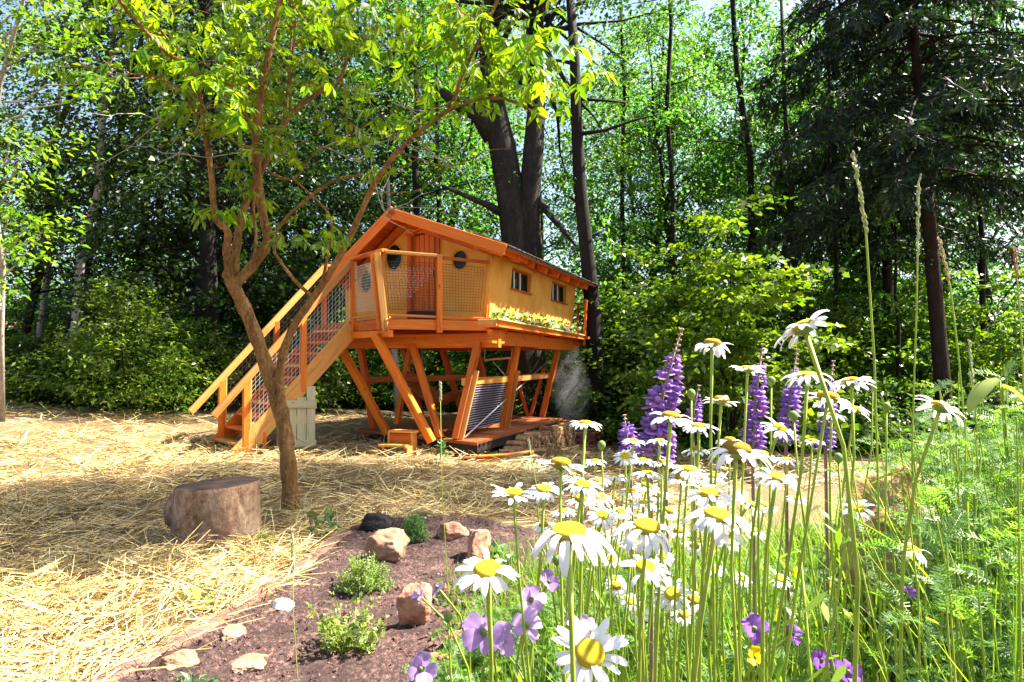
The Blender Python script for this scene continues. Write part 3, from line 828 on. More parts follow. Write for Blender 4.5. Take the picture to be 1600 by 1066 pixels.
beam('handrail', z(Fx - d1 * .03, RT + .03), z(Fx + SD * .65 + GD * -.1, RT + .03), .09, .05, ORANGE, house)
beam('bottom_rail', z(K, ZF + .05) + d1 * .05, z(WCT, ZF + .02), .05, .04, ORANGE, house)
beam('bottom_rail', z(K, ZF + .05) - d1 * .08, z(Sx, ZF + .05), .05, .04, HONEY, house)
pz0, pz1 = ZF + .14, RT - .12
Kp = lambda f, h: z(K, 0).lerp(z(Wc, 0), f) + Vector((-.11 * (1 - f) * (h - ZF), 0, h))
wire_panel('wire_panel', Kp(.06, pz0), Kp(.50, pz0), Kp(.50, pz1), Kp(.06, pz1), 16, 16, .0028, WIRE)
wire_panel('wire_panel', Kp(.55, pz0), Kp(.93, pz0), Kp(.97, pz1 - .04), Kp(.55, pz1), 14, 16, .0028, WIRE)
Ks = lambda f, h: z(K, 0).lerp(z(Sx, 0), f) + Vector((-.11 * (1 - f) * (h - ZF), 0, h))
wire_panel('wire_panel', Ks(.12, pz0), Ks(.88, pz0), Ks(.88, pz1), Ks(.12, pz1), 16, 16, .0034, WIRE_L)
m = MB(); m.tube([Ks(.92, ZF + .08), Ks(.92, RT - .06)], .022, 8); put('panel_batten', m.mesh('panel_batten', HONEY, True), house)

# white lettering fixed on the wire panel: fourteen lines, too small to read
m = MB(); rr = random.Random(12)
for row in range(13):
    h = 2.98 - row * .038; x = .05 + rr.uniform(0, .01) + (.06 if row < 2 else 0); xe = .50 - row * .019
    while x < xe:
        wl = rr.uniform(.014, .04); n = max(3, int(wl / .0045)); pts = []
        for i in range(n):
            f = x + wl * i / n
            pts.append(Kp(f, h + (.011 if i % 2 else -.004) * rr.uniform(.5, 1.2)) - d2 * .012)
        m.tube(pts, .0022, 3, False)
        x += wl + .012
put('lettering', m.mesh('lettering', WHITE), house, None, 'white hand lettering in thirteen ragged lines, too small to read', 'stuff')

# small carved bracket at the deck corner
m = MB()
for a, b, c, r in (((.04, -.03, 2.17), (.05, -.04, 2.08), (.04, -.04, 1.98), .03), ((.04, -.03, 2.12), (.08, -.05, 2.16), (.10, -.05, 2.20), .014)):
    m.tube([K + Vector(a), K + Vector(b), K + Vector(c)], [r * .8, r, r * 1.1], 8)
put('carved_bracket', m.mesh('carved_bracket', HONEY, True), house)

# legs: (foot on the platform, head under the floor)
PZ = .25
legs = [((-2.16, 12.25, PZ), (-3.02, 11.95, 1.95), .13), ((-1.27, 11.18, PZ - .02), (-2.16, 11.12, 1.92), .135), ((-1.17, 11.55, PZ), (-1.72, 12.18, 1.78), .12),
        ((-.90, 11.35, PZ), (-.56, 11.66, 1.82), .13), ((-.17, 13.35, PZ), (.10, 13.25, 1.8), .13), ((.68, 15.95, PZ), (1.03, 15.7, 1.78), .13),
        ((-2.58, 13.15, PZ), (-2.80, 13.0, 1.78), .12), ((-2.30, 14.1, PZ), (-2.02, 14.0, 1.78), .12), ((-1.1, 15.9, PZ), (-1.55, 15.6, 1.78), .12),
        ((.36, 16.1, PZ), (.10, 15.9, 1.20), .08), ((.42, 16.12, PZ), (.72, 15.9, 1.35), .08), ((-1.9, 15.0, PZ), (-2.3, 14.9, 1.78), .12), ((-.4, 15.2, PZ), (-.75, 15.0, 1.78), .12)]
for i, (a, b, w) in enumerate(legs):
    lg = beam('leg', a, b, w * .85, w, ORANGE if i in (0, 1, 2, 3, 4, 5, 7) else ORANGE_DK, house, up=SD, ch=.008)
# honey-coloured strips put on as the sunlight along the right side of legs
for i in (3, 4):
    a, b, w = legs[i]; a, b = Vector(a), Vector(b); o = Vector((.075, -.03, 0))
    beam('sunlit_leg_face', a + o, a.lerp(b, .70) + o, .035, w * .8, HONEY, house, up=GD)
# middle rails
def on_leg(i, h):
    a, b, w = legs[i]; a, b = Vector(a), Vector(b); return a.lerp(b, (h - a.z) / (b.z - a.z))
beam('middle_rail', on_leg(3, 1.17) - SD * .12 + GD * .06, on_leg(4, 1.17) + GD * .06, .05, .12, HONEY, house)
beam('middle_rail', on_leg(4, 1.17) + GD * .06 + SD * .01, on_leg(5, 1.19) + GD * .06, .05, .12, HONEY, house)
beam('middle_rail', on_leg(6, 1.15), on_leg(11, 1.17), .05, .10, ORANGE_DK, house)
beam('middle_rail', on_leg(6, 1.16), Vector((-.55, 13.6, 1.2)), .05, .11, ORANGE_DK, house)
# blind of horizontal slats hung below the middle rail
A0, A1 = on_leg(3, .34) + SD * .16 + GD * .04, on_leg(4, .34) - SD * .12 + GD * .04
B0, B1 = on_leg(3, 1.10) + SD * .16 + GD * .04, on_leg(4, 1.10) - SD * .12 + GD * .04
blind = put('slatted_blind', MB().prism([A0 + GD * .02, A1 + GD * .02, B1 + GD * .02, B0 + GD * .02], GD, .01).mesh('slatted_blind', m_plain('blind_cloth', [(.012, .012, .03), (.03, .025, .05)], 6, .8, 0)), house)
SLAT = m_plain('blind_slat', [(.22, .19, .24), (.34, .30, .34)], 9, .5, 0)
for k in range(18):
    f = (k + .5) / 18
    beam('slat', A0.lerp(B0, f), A1.lerp(B1, f), .018, .014, SLAT, blind)
# bracing rod, hanging trapeze frame
put('bracing_rod', MB().tube([on_leg(3, PZ + .03) + Vector((.13, -.02, 0)), Vector((.78, 15.9, 1.48))], .014, 8).mesh('bracing_rod', STEEL, True), house)
trp = thing('hanging_frame', 'small wooden frame hanging under the treehouse floor beside the blind', 'frame', (-.1, 13.1, 1.2))
beam('crossbar', at(757, 563, 13.4), at(800, 559, 13.9), .035, .04, HONEY, trp)
beam('side_bar', at(797, 560, 13.9), at(792, 585, 13.9), .03, .035, ORANGE, trp)
put('cord', MB().tube([at(757, 563, 13.4), at(758, 545, 13.4)], .006, 5).mesh('cord', STEEL), trp)
put('cord', MB().tube([at(799, 560, 13.9), at(800, 545, 13.9)], .006, 5).mesh('cord', STEEL), trp)
put('stay_wire', MB().tube([at(770, 565, 13.5), at(790, 588, 13.7)], .009, 5).mesh('stay_wire', STEEL), trp)

# hammock slung between the legs
ham = thing('hammock', 'red and orange cloth hammock slung between the treehouse legs', 'hammock', (-1.2, 13.4, .9))
ha, hb = at(638, 580, 13.9), at(720, 610, 12.9)
CLOTH = m_plain('hammock_cloth', [(.28, .05, .02), (.50, .17, .04), (.36, .04, .05)], 3, .85, .3, stretch=(1, 1, 14))
V = []
for i in range(17):
    t = i / 16; c = ha.lerp(hb, t); c.z -= .62 * (1 - (2 * t - 1) ** 2) * .75
    w = .30 * math.sin(math.pi * t) ** .6 + .015; e = (hb - ha).cross(Zv).normalized()
    V.append([c + e * (w * q) + Zv * (.35 * w * q * q * 1.6) for q in (-1, -.5, 0, .5, 1)])
mm = MB(); mm.v = [tuple(p) for r_ in V for p in r_]
mm.f = [(i * 5 + j, i * 5 + j + 1, i * 5 + j + 6, i * 5 + j + 5) for i in range(16) for j in range(4)]
put('cloth', mm.mesh('cloth', CLOTH, True), ham)
put('cord', MB().tube([ha, on_leg(7, 1.45)], .008, 6).mesh('cord', PALEW), ham)
put('cord', MB().tube([hb, on_leg(3, 1.05)], .008, 6).mesh('cord', PALEW), ham)

# small balcony at the far end
for k, (s, g) in enumerate(((5.5, -.28), (5.75, -.28), (5.98, -.22), (6.05, .05), (6.05, .35))):
    beam('balcony_post', H(s, g, 1.9), H(s, g - .05, 2.95), .06, .05, ORANGE, house, up=SD)
beam('balcony_rail', H(5.45, -.33, 2.95), H(6.05, -.31, 2.95), .06, .05, ORANGE, house)
beam('balcony_rail', H(6.05, -.31, 2.93), H(6.05, 1.0, 2.93), .06, .05, ORANGE, house)
beam('balcony_floor', H(5.42, -.1, 2.06), H(6.1, -.1, 2.06), .6, .06, ORANGE, house)
beam('balcony_beam', H(5.4, -.12, 1.95), H(6.5, -.12, 2.0), .07, .09, ORANGE, house)

# black box standing on the deck
bx = thing('storage_box', 'low black box standing on the deck behind the lettering', 'box', (K.x + .5, K.y + .75, ZF))
Mx = frame(Vector((K.x + .32, K.y + .70, ZF)), d1)
put('body', MB().box((0, 0, 0), (.42, .3, .13), Mx).mesh('body', BLACK), bx)
put('lid', MB().box((-.015, -.015, .132), (.435, .315, .165), Mx).mesh('lid', BLACK), bx)

# flower shelf under the windows
shelf = thing('flower_box', 'long sloping wooden flower box with white blossoms below the windows', 'flower box', H(2.5, -.3, 2.1))
beam('front_board', H(-.42, -.33, 2.135), H(5.45, -.30, 2.075), .035, .125, HONEY, shelf, up=(Zv - GD * .8))
beam('bottom_board', H(-.3, -.22, 2.07), H(5.4, -.2, 2.03), .24, .03, ORANGE, shelf)
beam('end_board', H(-.40, -.34, 2.12), H(-.40, -.02, 2.12), .03, .11, HONEY, shelf)

# ------------------------------------------------------------------ stairs up to the deck
E = (Fx - Sx)                                              # across the flight
N0 = Vector((-4.08, 10.57, 0)); RUN = Vector((Sx.x, Sx.y, 0)) - N0
zb, zt = .13, 2.10
def stp(u, e, dz=0): return N0 + RUN * u + E * e + Vector((0, 0, zb + (zt - zb) * u + dz))
stairs = thing('staircase', 'steep open wooden staircase with wire-mesh railings climbing to the deck', 'stairs', stp(0, .5))
slope = (stp(1, 0) - stp(0, 0)).normalized()
upS = E.normalized().cross(slope); upS = upS if upS.z > 0 else -upS
for e in (0, 1):
    beam('stringer', stp(-.03, e, -.02), stp(.99, e, -.02), .05, .28, HONEY if e == 0 else ORANGE, stairs, up=upS)  # near stringer coloured yellower for the sunlight on its outer face
NT = 10
for k in range(NT):
    u = (k + .35) / NT
    c = stp(u, .5, .05)
    Mx = frame(stp(u, .03, .05), E)
    run = RUN.normalized()
    beam('tread', stp(u, .03, .05), stp(u, .97, .05), .22, .04, ORANGE if k % 3 else HONEY, stairs)
    if k < 4 or k % 2: beam('riser', stp(u + .03, .035, -.06), stp(u + .03, .965, -.06), .02, .15, ORANGE_DK, stairs)
def railz(u): return 1.12 + (RT - 1.12) * u
def rl(u, e, dz=0): return z(N0 + RUN * u + E * e, railz(u) + dz)
for e in (0, 1):
    beam('handrail', rl(-.20, e), rl(.99, e), .07, .10, HONEY, stairs, up=upS)
    for u in (.05, .53):
        beam('post', z(N0 + RUN * u + E * e + run * 0, zb + (zt - zb) * u - .16), rl(u, e, -.04), .07, .09, ORANGE, stairs, up=RUN)
    beam('trim_batten', z(N0 + RUN * .085 + E * e, zb + .1), rl(.085, e, -.04), .05, .03, HONEY, stairs, up=RUN)
    for (u0, u1) in ((.09, .50), (.56, .96)):
        wire_panel('wire_panel', stp(u0, e, .17), stp(u1, e, .17), rl(u1, e, -.07), rl(u0, e, -.07), 12, 11, .0036, WIRE_L if e == 0 else WIRE, stairs)
# pale boarded panel below the flight
pan = thing('boarded_panel', 'pale weathered board panel with cross battens standing under the stairs', 'panel', stp(.45, -.05, -.9))
for k in range(4):
    u = .34 + k * .085
    b0 = z(N0 + RUN * u - E * .03, G(*(N0 + RUN * u).xy) - .02)
    beam('board', b0, z(b0, zb + (zt - zb) * u - .20), .148, .025, PALEW, pan, up=E)
nn = -E.normalized() * .03
b0 = N0 + RUN * .30 - E * .03; b1 = N0 + RUN * .635 - E * .03
for h in (.10, .72):
    beam('cross_batten', z(b0, G(*b0.xy) + h) + nn, z(b1, G(*b1.xy) + h) + nn, .03, .12, PALEW, pan)
beam('corner_post', z(N0 + RUN * .20 - E * .0, 0.0), z(N0 + RUN * .20, .42), .06, .06, ORANGE, stairs, up=RUN)
put('stone', stone_mesh('stone', (.22, .12, .06), PALE_ROCK, 77), None, Matrix.Translation(z(b1, G(*b1.xy) + .03) + nn * 3 + RUN * .05), 'flat stone at the foot of the pale boarded panel', cat='stone')
put('stone', stone_mesh('stone', (.14, .10, .07), RED_ROCK, 78), None, Matrix.Translation(stp(-.03, .25, -.02) - RUN * .02), 'small stone wedged under the lowest stair tread', cat='stone')

# ------------------------------------------------------------------ ground platform
A, B, Cc = Vector((-.56, 11.0, 0)), Vector((1.09, 15.6, 0)), Vector((-2.87, 13.1, 0))
Dd = Cc + (B - A) * .97
plat = thing('platform', 'low square wooden platform with dark skirting beneath the treehouse', 'platform', z((A + B + Cc + Dd) / 4, 0))
NPL = 26
for k in range(NPL):
    t0, t1 = k / NPL, (k + 1) / NPL - .0016
    tm = (t0 + t1) / 2
    p, q = A.lerp(B, tm), Cc.lerp(Dd, tm)
    beam('plank', z(p, PZ - .018) + (p - q).normalized() * .04, z(q, PZ - .018), (B - A).length * (t1 - t0) * .95, .034, DECKW, plat, ch=.004)
for a, b in ((A, Cc), (A, B)):
    d = (b - a).normalized(); n = Vector((d.y, -d.x, 0)); n = n if (n.y < 0) else -n
    off = Vector((0, .05, 0))
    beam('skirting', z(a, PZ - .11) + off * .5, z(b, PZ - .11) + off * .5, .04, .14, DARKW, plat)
beam('edge_board', z(A, PZ - .03) + Vector((.03, -.045, 0)), z(Cc, PZ - .03) + Vector((-.02, -.03, 0)), .025, .05, DECKW, plat)
for f in (.2, .5, .8):
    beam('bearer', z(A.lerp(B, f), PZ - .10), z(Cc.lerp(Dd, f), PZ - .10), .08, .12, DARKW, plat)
# piers of brick under the front left corner and along the edges
bm_ = MB().box((-.11, -.055, 0), (.11, .055, .055)).mesh('brick', BRICK)
def pier(pt, rows, lab, rot=0.):
    g = G(pt.x, pt.y); r_ = thing('brick_pier', lab, 'pier', (pt.x, pt.y, g), 'brick piers under the platform')
    for k in range(rows):
        for j in (-1, 1):
            Mx = Matrix.Translation((pt.x, pt.y, g - .03 + k * .062)) @ Matrix.Rotation(rot + (math.pi / 2 if k % 2 else 0), 4, 'Z') @ Matrix.Translation((0, j * .058, 0))
            put('brick', bm_, r_, Mx)
pier(Cc + Vector((.16, -.02, 0)), 3, 'small red brick pier under the front left corner of the platform', .7)
pier(A.lerp(Cc, .45) + Vector((0, .12, 0)), 3, 'red brick pier behind the little step stool', .7)
pier(A + Vector((-.1, .25, 0)), 3, 'red brick pier behind the lumber at the platform corner', .7)
# step stool
stp_p = at(622, 712, 11.05); sg = G(stp_p.x, stp_p.y)
stool = thing('step_stool', 'two-tread honey wood step stool in front of the platform', 'step stool', (stp_p.x, stp_p.y, sg))
ux = (A - Cc).normalized(); uy = Vector((-ux.y, ux.x, 0)); ux, uy = Vector((1, -.25, 0)).normalized(), Vector((.25, 1, 0)).normalized()
def ST(a, b, h): return Vector((stp_p.x, stp_p.y, sg)) + ux * a + uy * b + Zv * h
beam('tread', ST(-.26, -.08, .16), ST(.20, -.08, .16), .20, .035, HONEY, stool)
beam('tread', ST(-.18, .14, .36), ST(.28, .14, .36), .22, .035, HONEY, stool)
for a in (-.20, .19):
    put('side_panel', MB().prism([ST(a, -.15, 0), ST(a, .24, 0), ST(a, .24, .34), ST(a, .05, .34), ST(a, .05, .145), ST(a, -.15, .145)], ux, .03).mesh('side_panel', HONEY), stool)
beam('riser', ST(-.17, .07, .25), ST(.19, .07, .25), .02, .16, ORANGE, stool)

# firewood stack along the right edge of the platform: every split log its own
def log_mesh(seed):
    r_ = random.Random(seed); n = r_.choice((3, 4, 4, 5, 6)); base = r_.uniform(0, 6.3)
    prof = []
    for k in range(n):
        a = base + 2 * math.pi * k / n + r_.uniform(-.25, .25); q = r_.uniform(.75, 1.1); prof.append((q * math.cos(a), q * math.sin(a)))
    m = MB(); L = .30
    vs = [(0, x * .97, y * .97) for x, y in prof] + [(.012, x, y) for x, y in prof] + [(L, x, y) for x, y in prof]
    vs = [(v[0], v[1] * .052, v[2] * .052) for v in vs]
    m.add(vs, [tuple(range(n))[::-1], tuple(range(2 * n, 3 * n))] + [(i * n + k, i * n + (k + 1) % n, i * n + n + (k + 1) % n, i * n + n + k) for i in (0, 1) for k in range(n)])
    return m
logs = [log_mesh(s).mesh('firewood_log', LOGEND if s % 3 else LOGDK) for s in range(14)]
dAB = (B - A).normalized(); nAB = Vector((dAB.y, -dAB.x, 0))
rr = random.Random(3)
s = 1.15
GROUPF = 'split firewood stacked along the platform'
while s < 4.85:
    base = A + dAB * s + nAB * .30
    g = G(base.x, base.y); top = PZ - .05 - (.0 if s > 1.8 else .22 * (1.8 - s)); h = g + .045; row = 0
    while h < top - .02:
        p = z(base + dAB * (.045 * (row % 2)) + nAB * rr.uniform(-.03, .03), h)
        o = put('firewood_log', rr.choice(logs), None, frame(p, -nAB) @ Matrix.Rotation(rr.uniform(0, 6.3), 4, 'X') @ Matrix.Scale(rr.uniform(.8, 1.18), 4),
                'split firewood log stacked in the pile beside the wooden platform', cat='log', group=GROUPF)
        h += .078; row += 1
    s += .09
# loose logs and offcut boards at the near corner
for k in range(16):
    p = A + dAB * rr.uniform(.35, 1.55) + nAB * rr.uniform(.05, .35); p.z = G(p.x, p.y) + rr.choice((.03, .09, .15))
    put('firewood_log', rr.choice(logs), None, Matrix.Translation(p) @ Matrix.Rotation(rr.uniform(-.5, .5), 4, 'Z') @ Matrix.Rotation(rr.uniform(0, 6), 4, 'X') @ Matrix.Scale(rr.uniform(.7, 1.1), 4),
        'broken firewood piece tumbled in the heap at the platform corner', cat='log', group='tumbled firewood at the platform corner')
OFF = [((-.55, 10.72), 20, .55, .02, HONEY, 'lowest long offcut board lying before the platform corner'), ((-.52, 10.75), 12, .50, .075, ORANGE, 'orange offcut board on top of the lumber heap'),
       ((-.75, 10.80), 5, .45, .03, ORANGE_DK, 'dark red offcut board at the left end of the lumber heap'), ((-.15, 10.62), 25, .5, .02, PALEW, 'pale thin board lying in front of the lumber heap'),
       ((-.2, 10.85), 30, .6, .10, HONEY, 'honey coloured board leaning over the lumber heap'), ((-.05, 10.9), 28, .5, .05, PALEW, 'pale short board behind the lumber heap')]
for (x, y), a, L, h, mt, lab in OFF:
    p = Vector((x, y, G(x, y) + h + .015)); d = Vector((math.cos(R(a)), math.sin(R(a)), .04))
    beam('offcut_board', p, p + d * L, .11, .03, mt, None, label=lab, cat='board', group='lumber heap at the platform corner')

# brick fire pit with rising smoke behind the log stack
fp = Vector((1.62, 16.2, 0)); fg = G(fp.x, fp.y)
pit = thing('fire_pit', 'low red brick fire pit smoking beyond the firewood stack', 'fire pit', (fp.x, fp.y, fg))
for row in range(5):
    for k in range(10):
        a = 2 * math.pi * (k + .5 * (row % 2)) / 10
        put('brick', bm_, pit, Matrix.Translation((fp.x + .42 * math.cos(a), fp.y + .42 * math.sin(a), fg - .02 + row * .062)) @ Matrix.Rotation(a + math.pi / 2, 4, 'Z'))
put('grate', MB().tube([(fp.x - .4, fp.y, fg + .31), (fp.x + .4, fp.y, fg + .31)], .012, 6).tube([(fp.x, fp.y - .4, fg + .31), (fp.x, fp.y + .4, fg + .31)], .012, 6).mesh('grate', STEEL), pit)
put('ash_bed', MB().lathe([(.34, fg + .12), (.30, fg + .22), (.1, fg + .26)], 14).mesh('ash_bed', m_plain('ash', [(.3, .3, .3), (.6, .6, .6)], 9, .95)), pit, Matrix.Translation((fp.x, fp.y, 0)))
def smoke():
    m, nt, b = new_mat('smoke'); nt.nodes.remove(b)
    pv = nt.nodes.new('ShaderNodeVolumePrincipled'); pv.inputs['Color'].default_value = (.92, .95, 1, 1); pv.inputs['Anisotropy'].default_value = .3
    co = coords(nt)
    n1 = noise(nt, co, 3.2, 6, .7)
    gr = nt.nodes.new('ShaderNodeTexGradient'); gr.gradient_type = 'SPHERICAL'
    mp = nt.nodes.new('ShaderNodeMapping'); mp.inputs['Scale'].default_value = (2.2, 2.2, 1.0)
    nt.links.new(co, mp.inputs[0]); nt.links.new(mp.outputs[0], gr.inputs[0])
    mul = nt.nodes.new('ShaderNodeMath'); mul.operation = 'MULTIPLY'
    d = ramp(nt, n1, [(0, 0, 0), (1, 1, 1)], [.40, .66])
    nt.links.new(d, mul.inputs[0]); nt.links.new(gr.outputs['Fac'], mul.inputs[1])
    m2 = nt.nodes.new('ShaderNodeMath'); m2.operation = 'MULTIPLY'; m2.inputs[1].default_value = 2.6
    nt.links.new(mul.outputs[0], m2.inputs[0]); nt.links.new(m2.outputs[0], pv.inputs['Density'])
    nt.links.new(pv.outputs[0], nt.nodes['Material Output'].inputs['Volume'])
    me = MB().lathe([(.12, -.95), (.3, -.6), (.44, -.1), (.44, .35), (.36, .75), (.15, .98)], 14).mesh('smoke', m)
    put('smoke', me, None, Matrix.Translation((1.36, 16.3, fg + 1.25)) @ Matrix.Rotation(-.10, 4, 'Y') @ Matrix.Scale(1.15, 4), 'pale grey smoke drifting up from the brick fire pit', kind='stuff')
smoke()

# ------------------------------------------------------------------ trees
L_NEAR = m_leaf('young_tree_leaf', [(.055, .14, .012), (.09, .19, .014), (.125, .235, .016), (.18, .26, .018)], .58, (1.95, 1.85, .3), tone=0, patch=.9)
L_MID = m_leaf('beech_leaf', [(.018, .058, .016), (.034, .095, .02), (.062, .15, .026), (.11, .205, .03)], .55, (1.75, 2.0, .7))
L_FINE = m_leaf('airy_leaf', [(.030, .065, .018), (.055, .105, .022), (.085, .15, .03), (.13, .20, .04)], .55, (1.8, 2.0, .9))
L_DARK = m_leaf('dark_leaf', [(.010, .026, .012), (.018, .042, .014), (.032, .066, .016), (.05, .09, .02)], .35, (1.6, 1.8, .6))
L_BRIGHT = m_leaf('bright_leaf', [(.05, .13, .014), (.085, .18, .018), (.13, .24, .02), (.18, .28, .025)], .5, (1.9, 1.9, .4))
L_SHRUB = m_leaf('shrub_leaf', [(.035, .085, .016), (.06, .13, .02), (.09, .18, .024), (.15, .24, .04)], .45, (1.9, 1.8, .5), rough=.35, spec=.5)
L_BUSH = m_leaf('bush_leaf', [(.06, .14, .02), (.11, .21, .03), (.17, .29, .04), (.25, .35, .08)], .5, (1.8, 1.7, .6), rough=.35, spec=.5)
NEEDLE = m_leaf('spruce_needle', [(.006, .016, .010), (.010, .026, .014), (.018, .042, .018), (.04, .085, .02)], .25, (1.5, 1.8, .5), tone=.1)
BARK_BEECH = m_bark('beech_bark', [(.010, .008, .0065), (.028, .023, .019), (.06, .05, .042)], 4, (1, 1, .25), .9, .05, moss=(.022, .02, .016))
BARK_DARK = m_bark('dark_bark', [(.006, .0045, .0035), (.014, .010, .008), (.028, .021, .016)], 6, moss=(.02, .028, .012))
BARK_YOUNG = m_bark('young_bark', [(.05, .024, .008), (.16, .075, .022), (.30, .15, .045), (.42, .25, .10)], 9, (1, 1, .3), 1.0, .03)
BARK_SPRUCE = m_bark('spruce_bark', [(.010, .006, .0045), (.028, .016, .011), (.055, .033, .022)], 8, (1, 1, .4))
BARK_GREY = m_bark('pale_bark', [(.16, .13, .10), (.32, .28, .23), (.5, .46, .4)], 6)

def unit(a): return a / np.maximum(np.linalg.norm(a, axis=-1, keepdims=True), 1e-9)
def leaf_quads(p, d, n, L, W, fold=.12, curl=.12):
    d = unit(d); n = unit(n - d * (n * d).sum(-1, keepdims=True)); s = np.cross(d, n)
    L = L[:, None]; W = W[:, None]
    return np.stack([p, p + d * L * .48 + s * W * .5 + n * L * fold, p + d * L - n * L * curl, p + d * L * .48 - s * W * .5 + n * L * fold], 1)

def sprays(centres, outs, per, size, flat, leaf, aspect=.6, droop=.25, g=None):
    """flattened sprays of leaves round each centre"""
    g = g or rng
    nC = len(centres); n = nC * per
    c = np.repeat(centres, per, 0); o = np.repeat(unit(outs), per, 0)
    sz = np.repeat(size * g.uniform(.6, 1.35, nC), per)
    up = np.array([0, 0, 1.0]); s = unit(np.cross(o, up[None]) + 1e-6)
    u, v, w = g.normal(0, .5, n), g.normal(0, .42, n), g.normal(0, 1, n)
    p = c + o * (u * sz)[:, None] + s * (v * sz)[:, None]
    p[:, 2] += w * sz * flat - droop * sz * (u * u + .5 * v * v)
    d = o * g.normal(.7, .6, (n, 1)) + s * g.normal(0, .8, (n, 1)) + up * g.normal(-.25, .35, (n, 1))
    nn = up + g.normal(0, .55, (n, 3))
    L = leaf * g.uniform(.5, 1.4, n)
    return leaf_quads(p, d, nn, L, L * aspect * g.uniform(.8, 1.2, n))

def trunk_mb(pts, rads, n=9):
    return MB().tube(pts, rads, n)

def bent(p, q, g, k=6, wob=.06, sag=0.0):
    p, q = np.array(p, float), np.array(q, float); L = np.linalg.norm(q - p); out = []
    o = g.normal(0, wob * L, (k, 3)) * .5
    for i in range(k):
        t = i / (k - 1); e = math.sin(math.pi * t)
        c = p + (q - p) * t + o[i] * e; c[2] += sag * L * e
        out.append(tuple(c))
    return out

def broad_tree(name, label, seed, Hh, base, Rmax, nclump, per, leaf, leafm, barkm, r0, spray=.85, flat=.16, group='trees of the wood', profile='beech', trunks=None):
    """a forest tree at the origin: trunk with limbs, crown of leaf sprays on twigs"""
    g = np.random.default_rng(seed)
    root = put(name, None, None, None, label, None, 'tree', group)
    top = np.array([g.normal(0, .5), g.normal(0, .5), Hh])
    tp = bent((0, 0, -.3), top, g, 9, .02); tr = [r0 * (1 - .88 * (i / 8) ** .9) * (1.25 if i == 0 else 1) for i in range(9)]
    m = MB(); m.tube(tp, tr, 10)
    tpa = np.array(tp)
    zz = base + (Hh - base) * g.beta(1.1, 1.35, nclump)
    f = (zz - base) / (Hh - base)
    prof = (np.sin(np.pi * np.clip(f * .8 + .18, 0, 1)) ** .7) if profile == 'beech' else np.clip(1.05 - f, .1, 1) ** .7
    ang = g.uniform(0, 2 * np.pi, nclump); rad = Rmax * prof * np.sqrt(g.uniform(.12, 1, nclump))
    ax = np.stack([np.interp(zz, tpa[:, 2], tpa[:, k]) for k in (0, 1)], 1)
    cen = np.stack([ax[:, 0] + rad * np.cos(ang), ax[:, 1] + rad * np.sin(ang), zz - .12 * rad], 1)
    out = np.stack([np.cos(ang), np.sin(ang), np.full(nclump, -.15)], 1)
    for i in g.choice(nclump, min(nclump, 46), replace=False):
        q = cen[i]; hz = max(base * .8, q[2] - rad[i] * g.uniform(.35, .8)); a = np.array([np.interp(hz, tpa[:, 2], tpa[:, 0]), np.interp(hz, tpa[:, 2], tpa[:, 1]), hz])
        rr0 = r0 * .30 * (1 - .6 * f[i])
        m.tube(bent(a, q, g, 6, .07, .06), [rr0, rr0 * .7, rr0 * .5, rr0 * .35, rr0 * .22, .008], 5)
    put('trunk', m.mesh('trunk', barkm, True), root)
    put('crown', quads_mesh('crown', sprays(cen, out, per, spray, flat, leaf, g=g), leafm), root)
    return root

def place(proto, lst, first=[]):
    """first entry moves the prototype itself, the rest are copies"""
    for i, (x, y, sc, rz, tl, lab) in enumerate(lst):
        loc = (x, y, G(x, y) - .05)
        if i == 0:
            proto.matrix_basis = Matrix.Translation(loc) @ Matrix.Rotation(tl[0], 4, 'X') @ Matrix.Rotation(tl[1], 4, 'Y') @ Matrix.Rotation(rz, 4, 'Z') @ Matrix.Scale(sc, 4)
            proto['label'] = lab
        else:
            copy_tree(proto, loc, rz, sc, lab, None, tl)

def X(px, Y): return (px - 800) / FPX * Y

FAR = 'slender leafy tree lost in the depth of the wood'
beech = broad_tree('beech_tree', '', 101, 14.5, 2.4, 4.4, 300, 72, .15, L_MID, BARK_DARK, .22)
place(beech, [
    (X(560, 24), 24, 1.05, 1.9, (.02, .03), 'leafy tree standing behind the treehouse ridge'),
    (X(700, 30), 30, 1.2, 3.4, (0, .02), FAR),
    (X(1010, 29), 29, 1.15, 2.2, (0, -.02), FAR),
    (X(1330, 31), 31, 1.2, 4.6, (0, 0), FAR),
    (X(1560, 23), 23, 1.0, 5.3, (0, -.04), 'leafy tree at the right edge behind the spruce'),
    (X(420, 32), 32, 1.2, .9, (0, .03), FAR),
    (X(1040, 24), 24, .8, 2.9, (0, 0), 'leafy tree right of the thick dark trunk'),
    (X(1215, 24), 24, .8, .4, (0, 0), 'leafy tree between the maple sapling and the spruces'),
    (X(1170, 25), 25, 1.0, 1.1, (.0, -.08), 'tree with a leaning dark trunk left of the spruce'),
    ])
airy = broad_tree('slender_tree', '', 202, 14.5, 3.4, 3.3, 190, 62, .13, L_FINE, BARK_DARK, .15, 1.0, .2)
place(airy, [
    (X(78, 19), 19, 1.0, .2, (0, .17), 'slim leaning tree, rightmost of the pair by the open sky at left'),
    (X(30, 20), 20, 1.0, 2.6, (0, .17), 'slim leaning tree, leftmost of the pair by the open sky'),
    (X(-60, 24), 24, 1.0, 4.4, (0, .15), FAR),
    (X(1080, 22), 22, .9, 3.1, (0, -.04), 'airy tree with pale sky showing through its crown'),
    (X(980, 36), 36, 1.25, 5.0, (0, 0), FAR),
    (X(1250, 38), 38, 1.3, .7, (0, 0), FAR),
    (X(860, 34), 34, 1.25, 3.9, (0, 0), FAR),
    ])
